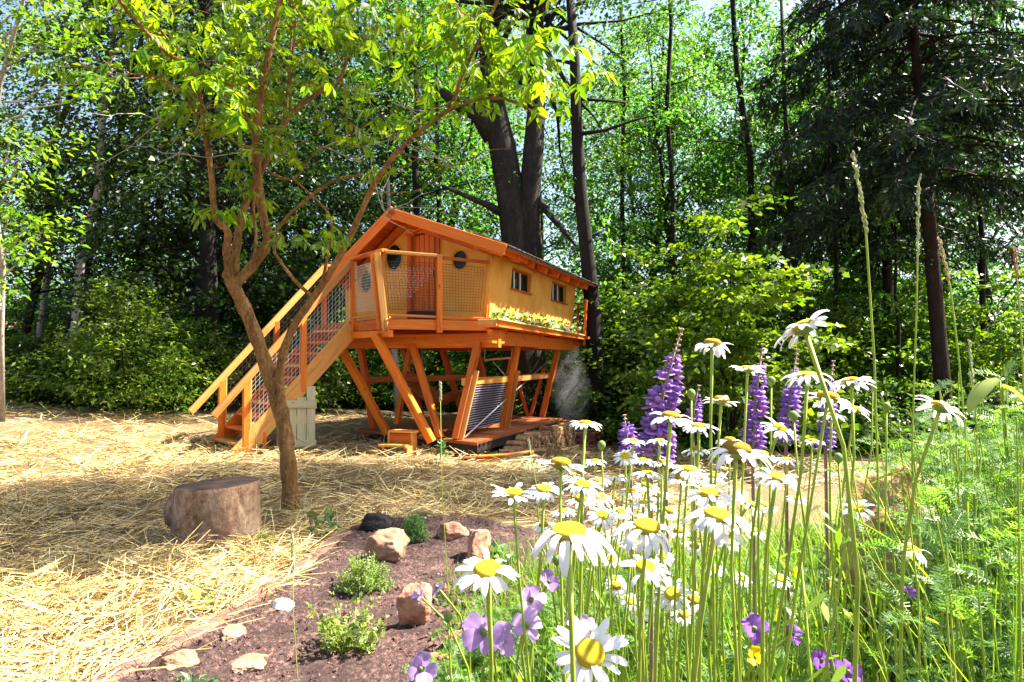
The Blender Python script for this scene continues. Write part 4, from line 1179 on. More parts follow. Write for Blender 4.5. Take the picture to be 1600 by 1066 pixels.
dark = broad_tree('shady_tree', '', 303, 13.5, 1.8, 3.7, 270, 85, .14, L_DARK, BARK_DARK, .26, .95, .14)
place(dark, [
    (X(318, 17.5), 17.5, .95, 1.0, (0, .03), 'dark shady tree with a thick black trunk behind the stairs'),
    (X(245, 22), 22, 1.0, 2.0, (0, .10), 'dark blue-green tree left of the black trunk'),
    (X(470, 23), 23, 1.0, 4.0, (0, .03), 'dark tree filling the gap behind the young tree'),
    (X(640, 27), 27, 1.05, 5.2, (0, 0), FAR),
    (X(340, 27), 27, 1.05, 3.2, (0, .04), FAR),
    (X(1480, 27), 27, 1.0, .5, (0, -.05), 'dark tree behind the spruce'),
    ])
canopy = broad_tree('canopy_tree', '', 404, 28.0, 20.2, 2.1, 110, 85, .17, L_MID, BARK_DARK, .2, .8, .16)
place(canopy, [(14.8, 12.7, 1.0, .2, (0, 0), 'tall tree just beyond the right picture edge that shades the clearing')])
# second black trunk close beside the first
m = MB(); m.tube([at(335, 660, 16.6), at(330, 520, 16.6), at(324, 380, 16.6), at(318, 200, 16.6), at(322, 20, 16.6), at(330, -160, 16.6)], [.24, .2, .19, .17, .14, .1], 10)
t2 = thing('bare_trunk_tree', 'thick black tree trunk standing close beside its neighbour behind the stairs', 'tree', at(335, 660, 16.6), 'trees of the wood')
put('trunk', m.mesh('trunk', BARK_DARK, True), t2)
cen = np.array([[X(300 + 70 * i % 160, 16.6), 16.6 + .7 * math.sin(i * 2.1), 5 + .28 * i] for i in range(24)])
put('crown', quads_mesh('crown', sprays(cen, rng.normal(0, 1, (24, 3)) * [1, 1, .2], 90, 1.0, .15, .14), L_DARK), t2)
# slender trunks one can tell apart in the wood
SL = [(58, 600, 92, 200, 21, .09, 'thin dark trunk at the far left among the pale foliage'), (205, 640, 232, 120, 20, .10, 'thin dark trunk left of the black trunks'), (1055, 620, 1048, 120, 20, .08, 'thin dark trunk above the maple sapling on its left'), (1190, 560, 1150, 60, 21, .11, 'dark leaning trunk above the maple sapling on its right'), (1300, 600, 1296, 200, 18, .06, 'thin stem left of the spruce boughs'), (1545, 640, 1530, 260, 19, .08, 'thin dark trunk right of the spruce trunk'), (385, 650, 392, 200, 19, .09, 'thin dark trunk seen through the fork of the young tree'), (937, 690, 908, 255, 17.0, .20, 'straight thick dark trunk just right of the treehouse'), (108, 505, 165, 150, 18, .11, 'thin dark trunk leaning right before the pale sky gap'), (240, 660, 262, 180, 19, .10, 'thin black trunk in the dark wood left of the stairs'),
      (1250, 600, 1232, 250, 19, .09, 'thin dark trunk left of the spruce trunk'), (1402, 640, 1400, 430, 17, .05, 'thin sapling stem just left of the spruce trunk'),
      (985, 610, 975, 200, 22, .08, 'thin trunk between the treehouse trunk and the maple sapling'), (690, 640, 686, 300, 22, .11, 'dark trunk seen beneath the treehouse floor'),
      (655, 650, 652, 300, 20, .13, 'thick dark trunk seen beneath the treehouse beside the hammock'), (622, 660, 612, 420, 18.5, .09, 'pale trunk seen between the front legs of the treehouse')]
for (xa, ya, xb, yb, Y, r_, lab) in SL:
    a, b = at(xa, ya, Y), at(xb, yb, Y); a.z = G(a.x, a.y) - .1
    c = a + (b - a) * 1.6
    t = thing('slender_tree', lab, 'tree', a, 'trees of the wood')
    g = np.random.default_rng(xa)
    m = MB().tube(bent(a, c, g, 8, .01), [r_ * (1.15 - .09 * k) for k in range(8)], 8)
    cs = []
    for k in range(7):
        p = a.lerp(c, .45 + .08 * k); q = p + Vector((g.normal(0, 1.0), g.normal(0, .8), g.uniform(-.1, .5)))
        m.tube(bent(p, q, g, 4, .05), [r_ * .3, r_ * .22, r_ * .15, .006], 5); cs.append(q)
    put('trunk', m.mesh('trunk', BARK_GREY if 'pale' in lab else BARK_DARK, True), t)
    cs = np.array(cs)
    put('crown', quads_mesh('crown', sprays(cs, cs - np.array(a.lerp(c, .7)), 80, .8, .16, .12, g=g), L_FINE if xa < 300 else L_MID), t)

# twin-trunked beech behind the roof
def twin():
    bx, by = .22, 19.2; g = np.random.default_rng(77)
    t = thing('twin_trunk_beech', 'big grey beech with twin trunks rising behind the treehouse roof', 'tree', (bx, by, G(bx, by)))
    m = MB(); Y = by
    m.tube([at(822, 720, Y), at(820, 600, Y), at(818, 430, Y)], [.72, .62, .58], 14)
    m.tube([at(808, 470, Y), at(806, 380, Y), at(797, 300, Y), at(785, 230, Y), at(770, 160, Y), at(762, 60, Y), at(760, -80, Y), at(750, -260, Y)], [.42, .39, .38, .37, .32, .25, .2, .11], 14)
    m.tube([at(826, 480, Y), at(830, 390, Y), at(826, 320, Y), at(833, 240, Y), at(838, 170, Y + .2), at(832, 60, Y + .3), at(845, -80, Y + .3), at(850, -250, Y)], [.36, .32, .295, .285, .25, .21, .16, .09], 14)
    m.tube([at(768, 215, Y), at(745, 180, Y - .3), at(715, 165, Y - .6), at(660, 120, Y - 1)], [.26, .2, .15, .05], 9)
    m.tube([at(790, 335, Y), at(760, 320, Y - .4), at(690, 290, Y - .8)], [.14, .09, .04], 7)
    m.tube([at(838, 310, Y), at(880, 360, Y - .4), at(900, 385, Y - .6)], [.12, .08, .03], 7)
    cs = []
    for k in range(100):
        a = g.uniform(0, 6.28); r_ = 4.6 * math.sqrt(g.uniform(.05, 1)); h = g.uniform(11.0, 13.5) if math.sin(a) < .2 else g.uniform(7.0, 13.5)
        cs.append((bx + r_ * math.cos(a), by + r_ * math.sin(a) * .8, h - .1 * r_))
    cs = np.array(cs)
    for k in range(40):
        q = cs[k]; o = at(775 if k % 2 else 835, 100 - k * 4, Y); m.tube(bent(o, q, g, 5, .06), [.1, .08, .055, .03, .01], 5)
    put('trunk', m.mesh('trunk', BARK_BEECH, True), t)
    put('crown', quads_mesh('crown', sprays(cs, cs - np.array([bx, by, 9]), 80, 1.0, .16, .15, g=g), L_MID), t)
twin()

# spruces
def spruce(name, seed, Hh, low, Lmax, r0):
    g = np.random.default_rng(seed)
    root = put(name, None, None, None, '', None, 'tree', 'spruces on the right')
    m = MB(); m.tube([(0, 0, -.3), (.0, 0, 1), (-.05, 0, 4), (-.1, 0, 8), (0, 0, Hh)], [r0 * 1.25, r0, r0 * .85, r0 * .55, .03], 12)
    Q = []
    zc = low
    while zc < Hh - .6:
        f = (zc - low) / (Hh - low)
        for b in range(int(g.integers(4, 7))):
            a = g.uniform(0, 6.28); L = Lmax * (1 - f) ** .5 * g.uniform(.7, 1.15) + .3
            if zc < low + 1.2: L *= .75
            k = 9; pts = []
            for i in range(k):
                t = i / (k - 1); pts.append((L * t * math.cos(a), L * t * math.sin(a), zc + L * (.12 * t - .80 * t * t + .34 * t ** 3)))
            m.tube(pts, [.035 * (1 - .8 * i / (k - 1)) for i in range(k)], 4, False)
            P = np.array(pts); nt_ = int(L * 17)
            tt = g.uniform(.12, 1.0, nt_); ip = tt * (k - 1); i0 = np.minimum(ip.astype(int), k - 2); fr = (ip - i0)[:, None]
            c = P[i0] * (1 - fr) + P[i0 + 1] * fr
            o = np.array([math.cos(a), math.sin(a), 0]); s = np.array([-math.sin(a), math.cos(a), 0])
            sg = g.choice([-1, 1], nt_)
            hang = g.uniform(.25, .75, nt_) * (.5 + .6 * np.sin(np.pi * tt))
            td = unit(s[None] * (sg * g.uniform(.25, .8, nt_))[:, None] + o[None] * g.uniform(.1, .5, (nt_, 1)) + np.array([0, 0, -1]) * g.uniform(.5, 1.1, (nt_, 1)))
            npt = 9
            for j in range(npt):
                q = c + td * (hang * (j + g.uniform(0, 1, nt_)) / npt)[:, None]
                nd = unit(td + g.normal(0, .55, (nt_, 3)))
                Ln = g.uniform(.12, .24, nt_)
                Q.append(leaf_quads(q, nd, g.normal(0, 1, (nt_, 3)), Ln, Ln * .26, .02, .02))
        zc += g.uniform(.24, .36)
    put('trunk', m.mesh('trunk', BARK_SPRUCE, True), root)
    put('crown', quads_mesh('crown', np.concatenate(Q), NEEDLE), root)
    return root
sp = spruce('spruce_tree', 5, 13, 5.6, 4.3, .165)
place(sp, [(X(1478, 15.3), 15.3, 1.04, .4, (0, -.055), 'large dark spruce with drooping boughs and bare lower trunk'),
           (X(1390, 20.5), 20.5, 1.0, 2.4, (0, -.02), 'second dark spruce close behind and left of the large one')])

# maple sapling and shrubs in the middle distance
def shrub(name, seed, Hh, Rr, nst, ncl, per, leaf, leafm, label, group, spray=.5, flat=.2, aspect=.6, low=.12):
    g = np.random.default_rng(seed)
    root = put(name, None, None, None, label, None, 'shrub', group)
    m = MB(); cs = []
    ang = g.uniform(0, 6.28, ncl); f = g.beta(1.3, 1.2, ncl); h = Hh * (low + (1 - low) * f)
    rad = Rr * np.sqrt(g.uniform(.1, 1, ncl)) * (np.sin(np.pi * (f * .75 + .22)) ** .8)
    rad *= .8 + .3 * np.sin(3 * ang + seed) + .2 * np.sin(5 * ang + 2 * seed); h = h * (.85 + .25 * np.sin(2 * ang + seed))
    cs = np.stack([rad * np.cos(ang), rad * np.sin(ang), h], 1)
    for i in range(nst):
        q = cs[i]; m.tube(bent((g.normal(0, .12), g.normal(0, .12), -.1), q, g, 6, .08, .05), [.03, .024, .019, .014, .009, .004], 5)
    put('stems', m.mesh('stems', BARK_DARK, True), root)
    put('foliage', quads_mesh('foliage', sprays(cs, np.stack([np.cos(ang), np.sin(ang), .1 * np.ones(ncl)], 1), per, spray, flat, leaf, aspect, g=g), leafm), root)
    return root
sap = shrub('maple_sapling', 61, 4.6, 2.0, 14, 115, 62, .125, L_BRIGHT, '', 'saplings', .46, .08, .85)
place(sap, [(X(1132, 10.8), 10.8, .86, .3, (0, 0), 'bright green maple sapling with broad sunlit leaves behind the lupins'),
            (X(1440, 19.0), 19.0, 1.0, 2.3, (0, 0), 'sunlit yellow-green sapling behind the spruce trunk'),
            (X(1560, 17), 17, .9, 4.1, (0, 0), 'sunlit sapling at the right edge beneath the spruce boughs'),
            (X(1010, 19), 19, 1.1, 1.2, (0, 0), 'sunlit sapling between the dark trunk and the maple sapling')])
bush = shrub('shrub', 62, 2.7, 2.1, 26, 120, 80, .10, L_BUSH, '', 'shrubs by the clearing', .62, .12, .42, .06)
place(bush, [(X(185, 15.0), 15.0, 1.05, .5, (0, 0), 'pale green feathery bush on the left edge of the clearing'),
             (X(262, 15.8), 15.8, .8, 2.0, (0, 0), 'smaller pale bush right of the feathery bush'),
             (X(880, 19.5), 19.5, .95, 4.6, (0, 0), 'pale green bush behind the smoking fire pit')])
shr = shrub('understorey_shrub', 63, 3.6, 2.4, 18, 190, 80, .12, L_SHRUB, '', 'shrubs in the wood', .6, .2)
US = 'mid green shrub in the undergrowth of the wood'
lst = []
g_ = np.random.default_rng(12)
for px, Y, lab in ((-60, 23, ''), (60, 24, 'green shrub behind the bushes at the far left'), (150, 26, ''), (330, 24, 'shrub behind the two thick black trunks'), (430, 22, 'shrub seen behind the fork of the young tree'),
    (520, 21, 'green shrub seen behind the upper stair treads'), (585, 22, 'leafy shrub seen under the left end of the treehouse floor'), (660, 24, 'leafy shrub seen between the hammock legs under the treehouse'), (740, 23, 'leafy shrub seen through the middle of the treehouse legs'), (800, 26, ''),
    (985, 20.5, 'green shrub right beside the thick dark trunk'), (1060, 17.5, 'green shrub left behind the maple sapling'), (1120, 22, ''), (1210, 18.5, 'green shrub right behind the maple sapling'), (1290, 21, 'shrub under the hanging left boughs of the spruces'), (1360, 22, 'sunlit shrub just left of the spruce trunk'),
    (1410, 25, ''), (1530, 21, 'shrub right of the spruce trunk'), (1620, 20, 'shrub at the right picture edge beneath the spruce'), (1240, 27, ''), (900, 27, ''), (500, 29, ''), (1600, 27, ''), (1080, 33, ''), (250, 30, '')):
    lst.append((X(px, Y), Y, float(g_.uniform(.8, 1.25)), float(g_.uniform(0, 6.28)), (0, 0), lab or US))
place(shr, lst)
low_ = shrub('low_shrub', 64, 1.1, 1.3, 12, 110, 60, .10, L_SHRUB, '', 'low shrubs in the wood', .4, .25)
LS = 'low dark leafy shrub fringing the clearing'
lst = [(X(px, Y), Y, float(g_.uniform(.8, 1.3)), float(g_.uniform(0, 6.28)), (0, 0), lab or LS) for px, Y, lab in ((40, 16.0, 'low shrub in front of the far left bush'), (95, 15.8, 'low shrub at the left foot of the feathery bush'), (300, 17.5, 'low shrub at the foot of the thick black trunks'),
    (410, 18, 'low shrub behind the stair foot'), (470, 18.5, 'low shrub seen behind the pale boarded panel'), (980, 17.5, 'low shrub right of the foot of the thick dark trunk'), (1050, 15.5, 'low shrub behind the tallest lupin spike'), (1100, 14.6, ''), (1180, 15, 'low shrub behind the upright purple lupin'), (1250, 14.8, ''), (1330, 15.2, ''),
    (1400, 16.2, 'low shrub left of the foot of the spruce'), (1500, 16.5, 'low shrub right of the foot of the spruce'), (1570, 14.5, 'low shrub beneath the right edge sapling'), (1010, 16, ''), (560, 20, ''), (620, 20.5, 'low shrub seen between the front left legs of the treehouse'), (720, 21, ''))]
place(low_, lst)
# the far wood that closes the view
g = np.random.default_rng(5)
n = 420
ang = g.uniform(-.95, .95, n); dist = g.uniform(40, 62, n); cs = np.stack([dist * np.sin(ang), dist * np.cos(ang), g.beta(1, 1.6, n) * 9], 1)
cs[:, 2] += gz(cs[:, 0], cs[:, 1])
put('distant_wood', quads_mesh('distant_wood', sprays(cs, g.normal(0, 1, (n, 3)) * [1, 1, .1], 75, 2.4, .3, .42, g=g), L_MID), kind='stuff', label='far green mass of woodland closing the view between the trees')

# tree at the left edge with bright hanging sprays
def edge_tree():
    g = np.random.default_rng(9); Y = 10.5
    b = at(4, 640, 12.2); b.z = G(b.x, b.y)
    t = thing('young_ash_tree', 'young tree at the left edge with bright hanging leaf sprays', 'tree', b)
    m = MB(); m.tube([b, at(2, 520, 12), at(5, 420, 11.8), at(-16, 260, 11.5), at(0, 130, 11), at(28, 30, 10.5), at(60, -80, 10)], [.045, .042, .04, .038, .034, .028, .02], 8)
    cs = []
    for (px, py, Yd) in ((20, 210, 11), (60, 240, 10.8), (95, 215, 10.6), (15, 330, 11.2), (60, 345, 11), (30, 270, 11.3), (85, 350, 11), (-20, 300, 11), (40, 30, 10.4), (20, 80, 10.6), (120, 10, 10), (80, -10, 10.2), (10, 375, 11), (150, 115, 9.6), (90, 60, 10.2), (130, 60, 10), (-30, 60, 10.6), (45, 390, 11.4), (0, 440, 11.6), (130, 145, 9.8)):
        q = at(px, py, Yd); cs.append(q)
        m.tube(bent(at(min(px, 5), py + 45, 11.4), q, g, 5, .06), [.02, .016, .012, .008, .004], 5)
    put('trunk', m.mesh('trunk', BARK_GREY, True), t)
    cs = np.array(cs)
    put('crown', quads_mesh('crown', sprays(cs, g.normal(0, 1, (len(cs), 3)) * [1, 1, .2], 60, .48, .22, .13, .42, .5, g=g), L_BRIGHT), t)
edge_tree()

# ------------------------------------------------------------------ the young tree in the clearing
def young_tree():
    g = np.random.default_rng(31); base = at(455, 803, 7.0); base.z = G(base.x, base.y)
    t = thing('young_tree', 'young tree with forked ochre trunk and yellow-green leaves before the stairs', 'tree', base)
    def limb(pts, r0, r1, n=10):
        P = [at(x, y, Y) for x, y, Y in pts]; k = len(P)
        # smooth the limb through its points
        out = []
        for i in range(k - 1):
            p0, p1, p2, p3 = P[max(i - 1, 0)], P[i], P[i + 1], P[min(i + 2, k - 1)]
            for s_ in range(4):
                u = s_ / 4
                out.append(.5 * ((2 * p1) + (p2 - p0) * u + (2 * p0 - 5 * p1 + 4 * p2 - p3) * u * u + (3 * p1 - p0 - 3 * p2 + p3) * u ** 3))
        out.append(P[-1]); n_ = len(out)
        rd = [(r0 + (r1 - r0) * i / (n_ - 1)) * (1 + .10 * math.sin(i * 2.3 + r0 * 90)) for i in range(n_)]
        return out, rd
    T = MB(); allp = []
    def L_(pts, r0, r1, n=9):
        o, rd = limb(pts, r0 * .86, r1 * .86); T.tube(o, rd, n); allp.extend([(p, r_) for p, r_ in zip(o, rd)]); return o
    L_([(456, 815, 7), (453, 760, 7), (447, 690, 7), (437, 632, 7), (430, 590, 7)], .098, .078, 12)
    T.tube([base + Vector((0, 0, -.05)), base + Vector((0, 0, .05)), base + Vector((-.01, 0, .2))], [.125, .10, .086], 12)
    L_([(440, 650, 7), (412, 560, 7), (388, 495, 7), (362, 440, 7), (356, 425, 7)], .082, .072, 12)
    L_([(362, 445, 7), (354, 395, 6.95), (356, 362, 6.9), (337, 340, 6.85), (331, 280, 6.8), (320, 200, 6.7), (303, 115, 6.6), (255, 78, 6.5), (190, 5, 6.4), (150, -60, 6.3)], .05, .012)
    L_([(366, 445, 7), (392, 418, 7), (418, 376, 7), (408, 320, 7), (400, 222, 7), (410, 140, 7), (425, 60, 7), (440, -10, 7), (452, -120, 7)], .066, .03, 10)
    L_([(366, 430, 7.05), (370, 385, 7.1), (380, 330, 7.15), (413, 255, 7.3), (452, 182, 7.4), (497, 145, 7.5), (536, 115, 7.6), (543, 50, 7.7), (556, -40, 7.8)], .055, .014)
    L_([(434, 610, 7), (443, 550, 6.95), (462, 505, 6.9), (492, 462, 6.8), (518, 422, 6.7), (546, 372, 6.6), (587, 284, 6.45), (634, 225, 6.3), (705, 170, 6.1), (760, 154, 6.0), (800, 158, 5.95), (850, 186, 5.9)], .052, .010)
    L_([(705, 170, 6.1), (722, 120, 6.05), (745, 70, 6.0), (772, 10, 5.95), (800, -60, 5.9)], .022, .010)
    L_([(420, 374, 7), (465, 324, 6.9), (528, 280, 6.8), (599, 272, 6.7), (650, 250, 6.6)], .026, .006)
    L_([(418, 268, 7.3), (457, 280, 7.3), (496, 236, 7.3), (536, 220, 7.3), (580, 190, 7.2)], .018, .006)
    L_([(400, 213, 7), (366, 146, 6.9), (343, 118, 6.8), (300, 106, 6.7), (244, 40, 6.6), (190, -10, 6.5)], .028, .008)
    L_([(320, 205, 6.7), (284, 146, 6.6), (236, 118, 6.5), (173, 116, 6.4), (130, 100, 6.3)], .016, .005)
    L_([(400, 235, 6.7), (340, 212, 6.6), (300, 208, 6.5), (246, 232, 6.5)], .010, .003)
    L_([(490, 465, 6.8), (462, 440, 6.75), (438, 408, 6.7), (428, 388, 6.7), (440, 366, 6.7)], .022, .012)
    L_([(500, 450, 6.8), (512, 400, 6.8), (516, 340, 6.8), (470, 290, 6.8), (458, 280, 6.9)], .018, .008)
    L_([(395, 420, 7.1), (400, 370, 7.2), (398, 300, 7.3), (440, 200, 7.4), (455, 60, 7.5), (450, -40, 7.5)], .022, .012)
    L_([(453, 182, 7.4), (455, 100, 7.4), (462, 30, 7.3), (440, -20, 7.3)], .018, .008)
    L_([(620, 235, 6.35), (700, 260, 6.2), (760, 236, 6.1), (800, 233, 6.05)], .009, .003)
    L_([(575, 300, 6.5), (640, 300, 6.3), (675, 285, 6.2), (700, 262, 6.2)], .008, .003)
    # twigs and leaves
    def leaflet(L, W):
        return [(0, 0, 0), (.30 * L, .42 * W, .03 * L), (.62 * L, .38 * W, 0), (L, 0, -.10 * L), (.62 * L, -.38 * W, 0), (.30 * L, -.42 * W, .03 * L), (.5 * L, 0, -.03 * L)]
    LF = [(0, 1, 6), (1, 2, 6), (2, 3, 6), (3, 4, 6), (4, 5, 6), (5, 0, 6)]
    def compound(seed):
        gg = random.Random(seed); m = MB()
        m.tube([(0, 0, 0), (.09, 0, .012), (.17, 0, 0)], [.003, .0025, .0015], 4, False)
        for (x, sg) in ((.07, 1), (.075, -1), (.12, 1), (.125, -1), (.165, 0)) + (((.03, 1), (.035, -1)) if seed % 2 else ()):
            L = gg.uniform(.115, .16); W = L * gg.uniform(.34, .44)
            Mx = Matrix.Translation((x, 0, .008)) @ Matrix.Rotation(sg * gg.uniform(.75, 1.15), 4, 'Z') @ Matrix.Rotation(gg.uniform(.15, .75), 4, 'Y') @ Matrix.Rotation(gg.uniform(-.5, .5), 4, 'X')
            m.add([Mx @ Vector(v) for v in leaflet(L, W)], LF)
        return m
    protos = [compound(s_) for s_ in range(5)]
    meshes = [p.mesh('leaf', L_NEAR) for p in protos]
    P = np.array([p for p, r_ in allp]); rad = np.array([r_ for p, r_ in allp])
    # leaf positions: on twigs round the upper limbs and in the crown above
    spots = []
    cand = np.where((P[:, 2] > 3.35))[0]
    wgt = (P[cand, 2] - 3.1) ** 1.25; wgt /= wgt.sum()
    tw = MB()
    for k in range(100):
        i = int(g.choice(cand, p=wgt)); a = Vector(P[i])
        L = g.uniform(.25, .85); d = Vector((g.normal(0, 1), g.normal(0, .8), g.normal(.25, .6))).normalized()
        q = a + d * L
        tw.tube(bent(a, q, g, 4, .10), [.008, .006, .0045, .003], 4, False)
        for j in range(int(g.integers(3, 7))):
            spots.append((a.lerp(q, g.uniform(.35, 1.05)) + Vector((g.normal(0, .07), g.normal(0, .07), g.normal(0, .05))), d))
    def cluster(px, py, Y, n, sp):
        for k in range(n):
            p = at(px + g.normal(0, sp), py + g.normal(0, sp * .55), Y + g.normal(0, .35)); spots.append((p, Vector((g.normal(0, 1), g.normal(0, 1), .1)).normalized()))
    for c in ((300, 60, 6.6, 50, 60), (380, 30, 6.8, 55, 70), (520, 30, 7.2, 60, 75), (620, 40, 6.6, 70, 70), (700, 60, 6.2, 75, 60), (790, 60, 5.9, 70, 55), (850, 120, 5.8, 36, 32), (860, 60, 5.8, 40, 36), (770, 120, 5.9, 36, 40),
              (220, 40, 6.5, 34, 45), (600, 190, 6.5, 20, 40), (560, 240, 6.7, 12, 30), (470, 350, 6.8, 18, 28), (420, 230, 6.9, 14, 30), (360, 180, 6.6, 9, 12), (500, 370, 6.9, 14, 18), (335, 330, 6.6, 14, 16), (370, 290, 6.9, 16, 22), (430, 380, 6.8, 8, 15), (650, 130, 6.4, 22, 40), (500, -70, 7.2, 90, 130), (720, -70, 6.2, 80, 100), (300, -80, 6.6, 60, 100), (605, 265, 6.5, 10, 12), (310, 110, 6.6, 30, 35)):
        cluster(c[0], c[1], c[2], int(c[3] * .56), c[4])
    put('trunk', T.mesh('trunk', BARK_YOUNG, True), t)
    put('twigs', tw.mesh('twigs', BARK_YOUNG, True), t, kind='stuff')
    # bare grey twigs low in the crown
    bt = MB()
    for (x, y, Y) in ((600, 330, 6.4), (620, 215, 6.3), (690, 250, 6.2), (250, 190, 6.6), (560, 250, 6.7), (640, 170, 6.2), (280, 240, 6.6)):
        a = at(x, y, Y)
        for k in range(6):
            b = a + Vector((g.normal(0, .4), g.normal(0, .3), g.normal(.05, .25))); bt.tube(bent(a, b, g, 5, .12), [.006, .005, .004, .003, .002], 4, False)
    put('bare_twigs', bt.mesh('bare_twigs', BARK_GREY, True), t, kind='stuff')
    # the three hundred leaves nearest the viewer one by one, the rest as one mass
    def lm(i, p, d):
        yaw = math.atan2(d.y, d.x) + g.normal(0, .6)
        return Matrix.Translation(p) @ Matrix.Rotation(yaw, 4, 'Z') @ Matrix.Rotation(g.uniform(-.1, .8), 4, 'Y') @ Matrix.Rotation(g.normal(0, .35), 4, 'X') @ Matrix.Scale(g.uniform(.6, 1.02), 4)
    def key(s_):
        p = s_[0]; u, v = p.x / p.y, (p.z - EYE) / p.y
        return p.y + (50 if (v > .50 or abs(u) > .72) else 0)
    spots.sort(key=key)
    rest = MB()
    for i, (p, d) in enumerate(spots):
        M = lm(i, p, d)
        if i < 300: put('leaf', meshes[i % 5], t, M)
        else:
            pr = protos[i % 5]; rest.add([M @ Vector(v) for v in pr.v], pr.f)
    put('leaves', rest.mesh('leaves', L_NEAR), t, kind='stuff')
young_tree()

# ------------------------------------------------------------------ flowers of the bed
STEM = m_plain('flower_stem', [(.16, .24, .02), (.24, .33, .03), (.33, .38, .05)], 30, .5, 0)
PETAL_W = m_petal('daisy_petal', (.82, .82, .80), (.7, .7, .66), .35, .04)
DISK = m_plain('daisy_disk', [(.62, .36, .004), (.82, .60, .006), (.86, .70, .02)], 240, .7, .9, .004)
GRASSM = m_leaf('grass_blade', [(.07, .15, .015), (.12, .22, .02), (.18, .28, .03), (.26, .34, .07)], .45, (1.8, 1.7, .45), tone=0)
CALYX = m_plain('flower_calyx', [(.10, .17, .03), (.18, .26, .05)], 60, .6, 0)
def petal_mesh(D, droop, seed):
    gg = random.Random(seed); L, W = .335 * D, .105 * D; r0 = .155 * D
    m = MB(); k = 6; V = []
    for i in range(k):
        t = i / (k - 1); w = W * (.30 + .70 * math.sin(math.pi * min(1, t * .72 + .12)) ** .8) * (1 if i < k - 1 else .55)
        z_ = .02 * D + .04 * D * math.sin(t * 2.0) - droop * L * t * t
        for q in (-1, 0, 1):
            V.append((r0 + L * t * (1 - .12 * droop * t) - (.02 * D if (i == k - 1 and q == 0) else 0), q * w / 2, z_ + (.012 * D if q == 0 else 0) * (1 - 2 * (seed % 2))))
    m.add(V, [(i * 3 + j, i * 3 + j + 1, i * 3 + j + 4, i * 3 + j + 3) for i in range(k - 1) for j in range(2)])
    return m
_pm = {}
def petal_protos(droop):
    key = round(droop * 4) / 4
    if key not in _pm:
        mbs = [petal_mesh(1.0, key + .12 * s, s) for s in range(3)]
        _pm[key] = (mbs, [b.mesh('petal', PETAL_W, True) for b in mbs])
    return _pm[key]
disk_me = MB().lathe([(.06, -.02), (.17, .0), (.195, .035), (.185, .065), (.15, .095), (.09, .112), (.03, .108)], 20).mesh('disk', DISK, True)
disk_old = MB().lathe([(.06, -.02), (.17, .0), (.205, .04), (.20, .09), (.165, .135), (.10, .162), (.03, .165)], 20).mesh('disk', m_plain('old_daisy_disk', [(.42, .20, .008), (.66, .40, .01), (.78, .55, .02)], 240, .8, 1.0, .006), True)
calyx_me = MB().lathe([(.03, -.085), (.09, -.07), (.16, -.025), (.175, .0)], 14).mesh('calyx', CALYX, True)
_ring = {}
def ring_mesh(droop):
    key = round(droop * 4) / 4
    if key not in _ring:
        mbs, _ = petal_protos(droop); m = MB(); gg = random.Random(5)
        for k in range(19):
            Mx = Matrix.Rotation(2 * math.pi * k / 19 + gg.uniform(-.06, .06), 4, 'Z') @ Matrix.Rotation(gg.uniform(-.16, .16), 4, 'Y')
            b = mbs[k % 3]; m.add([Mx @ Vector(v) for v in b.v], b.f)
        _ring[key] = m.mesh('petals', PETAL_W, True)
    return _ring[key]
def stem_pts(base, head, n, g, bow=.05):
    """a stem that leaves the ground upright and meets the flower from below"""
    L = (head - base).length; c1 = base + Vector((0, 0, L * .5)) + Vector((g.gauss(0, bow * L), g.gauss(0, bow * L), 0)); c2 = head - n * (L * .22)
    out = []
    for i in range(9):
        t = i / 8; out.append(base * (1 - t) ** 3 + c1 * 3 * t * (1 - t) ** 2 + c2 * 3 * t * t * (1 - t) + head * t ** 3)
    return out
gF = random.Random(99)
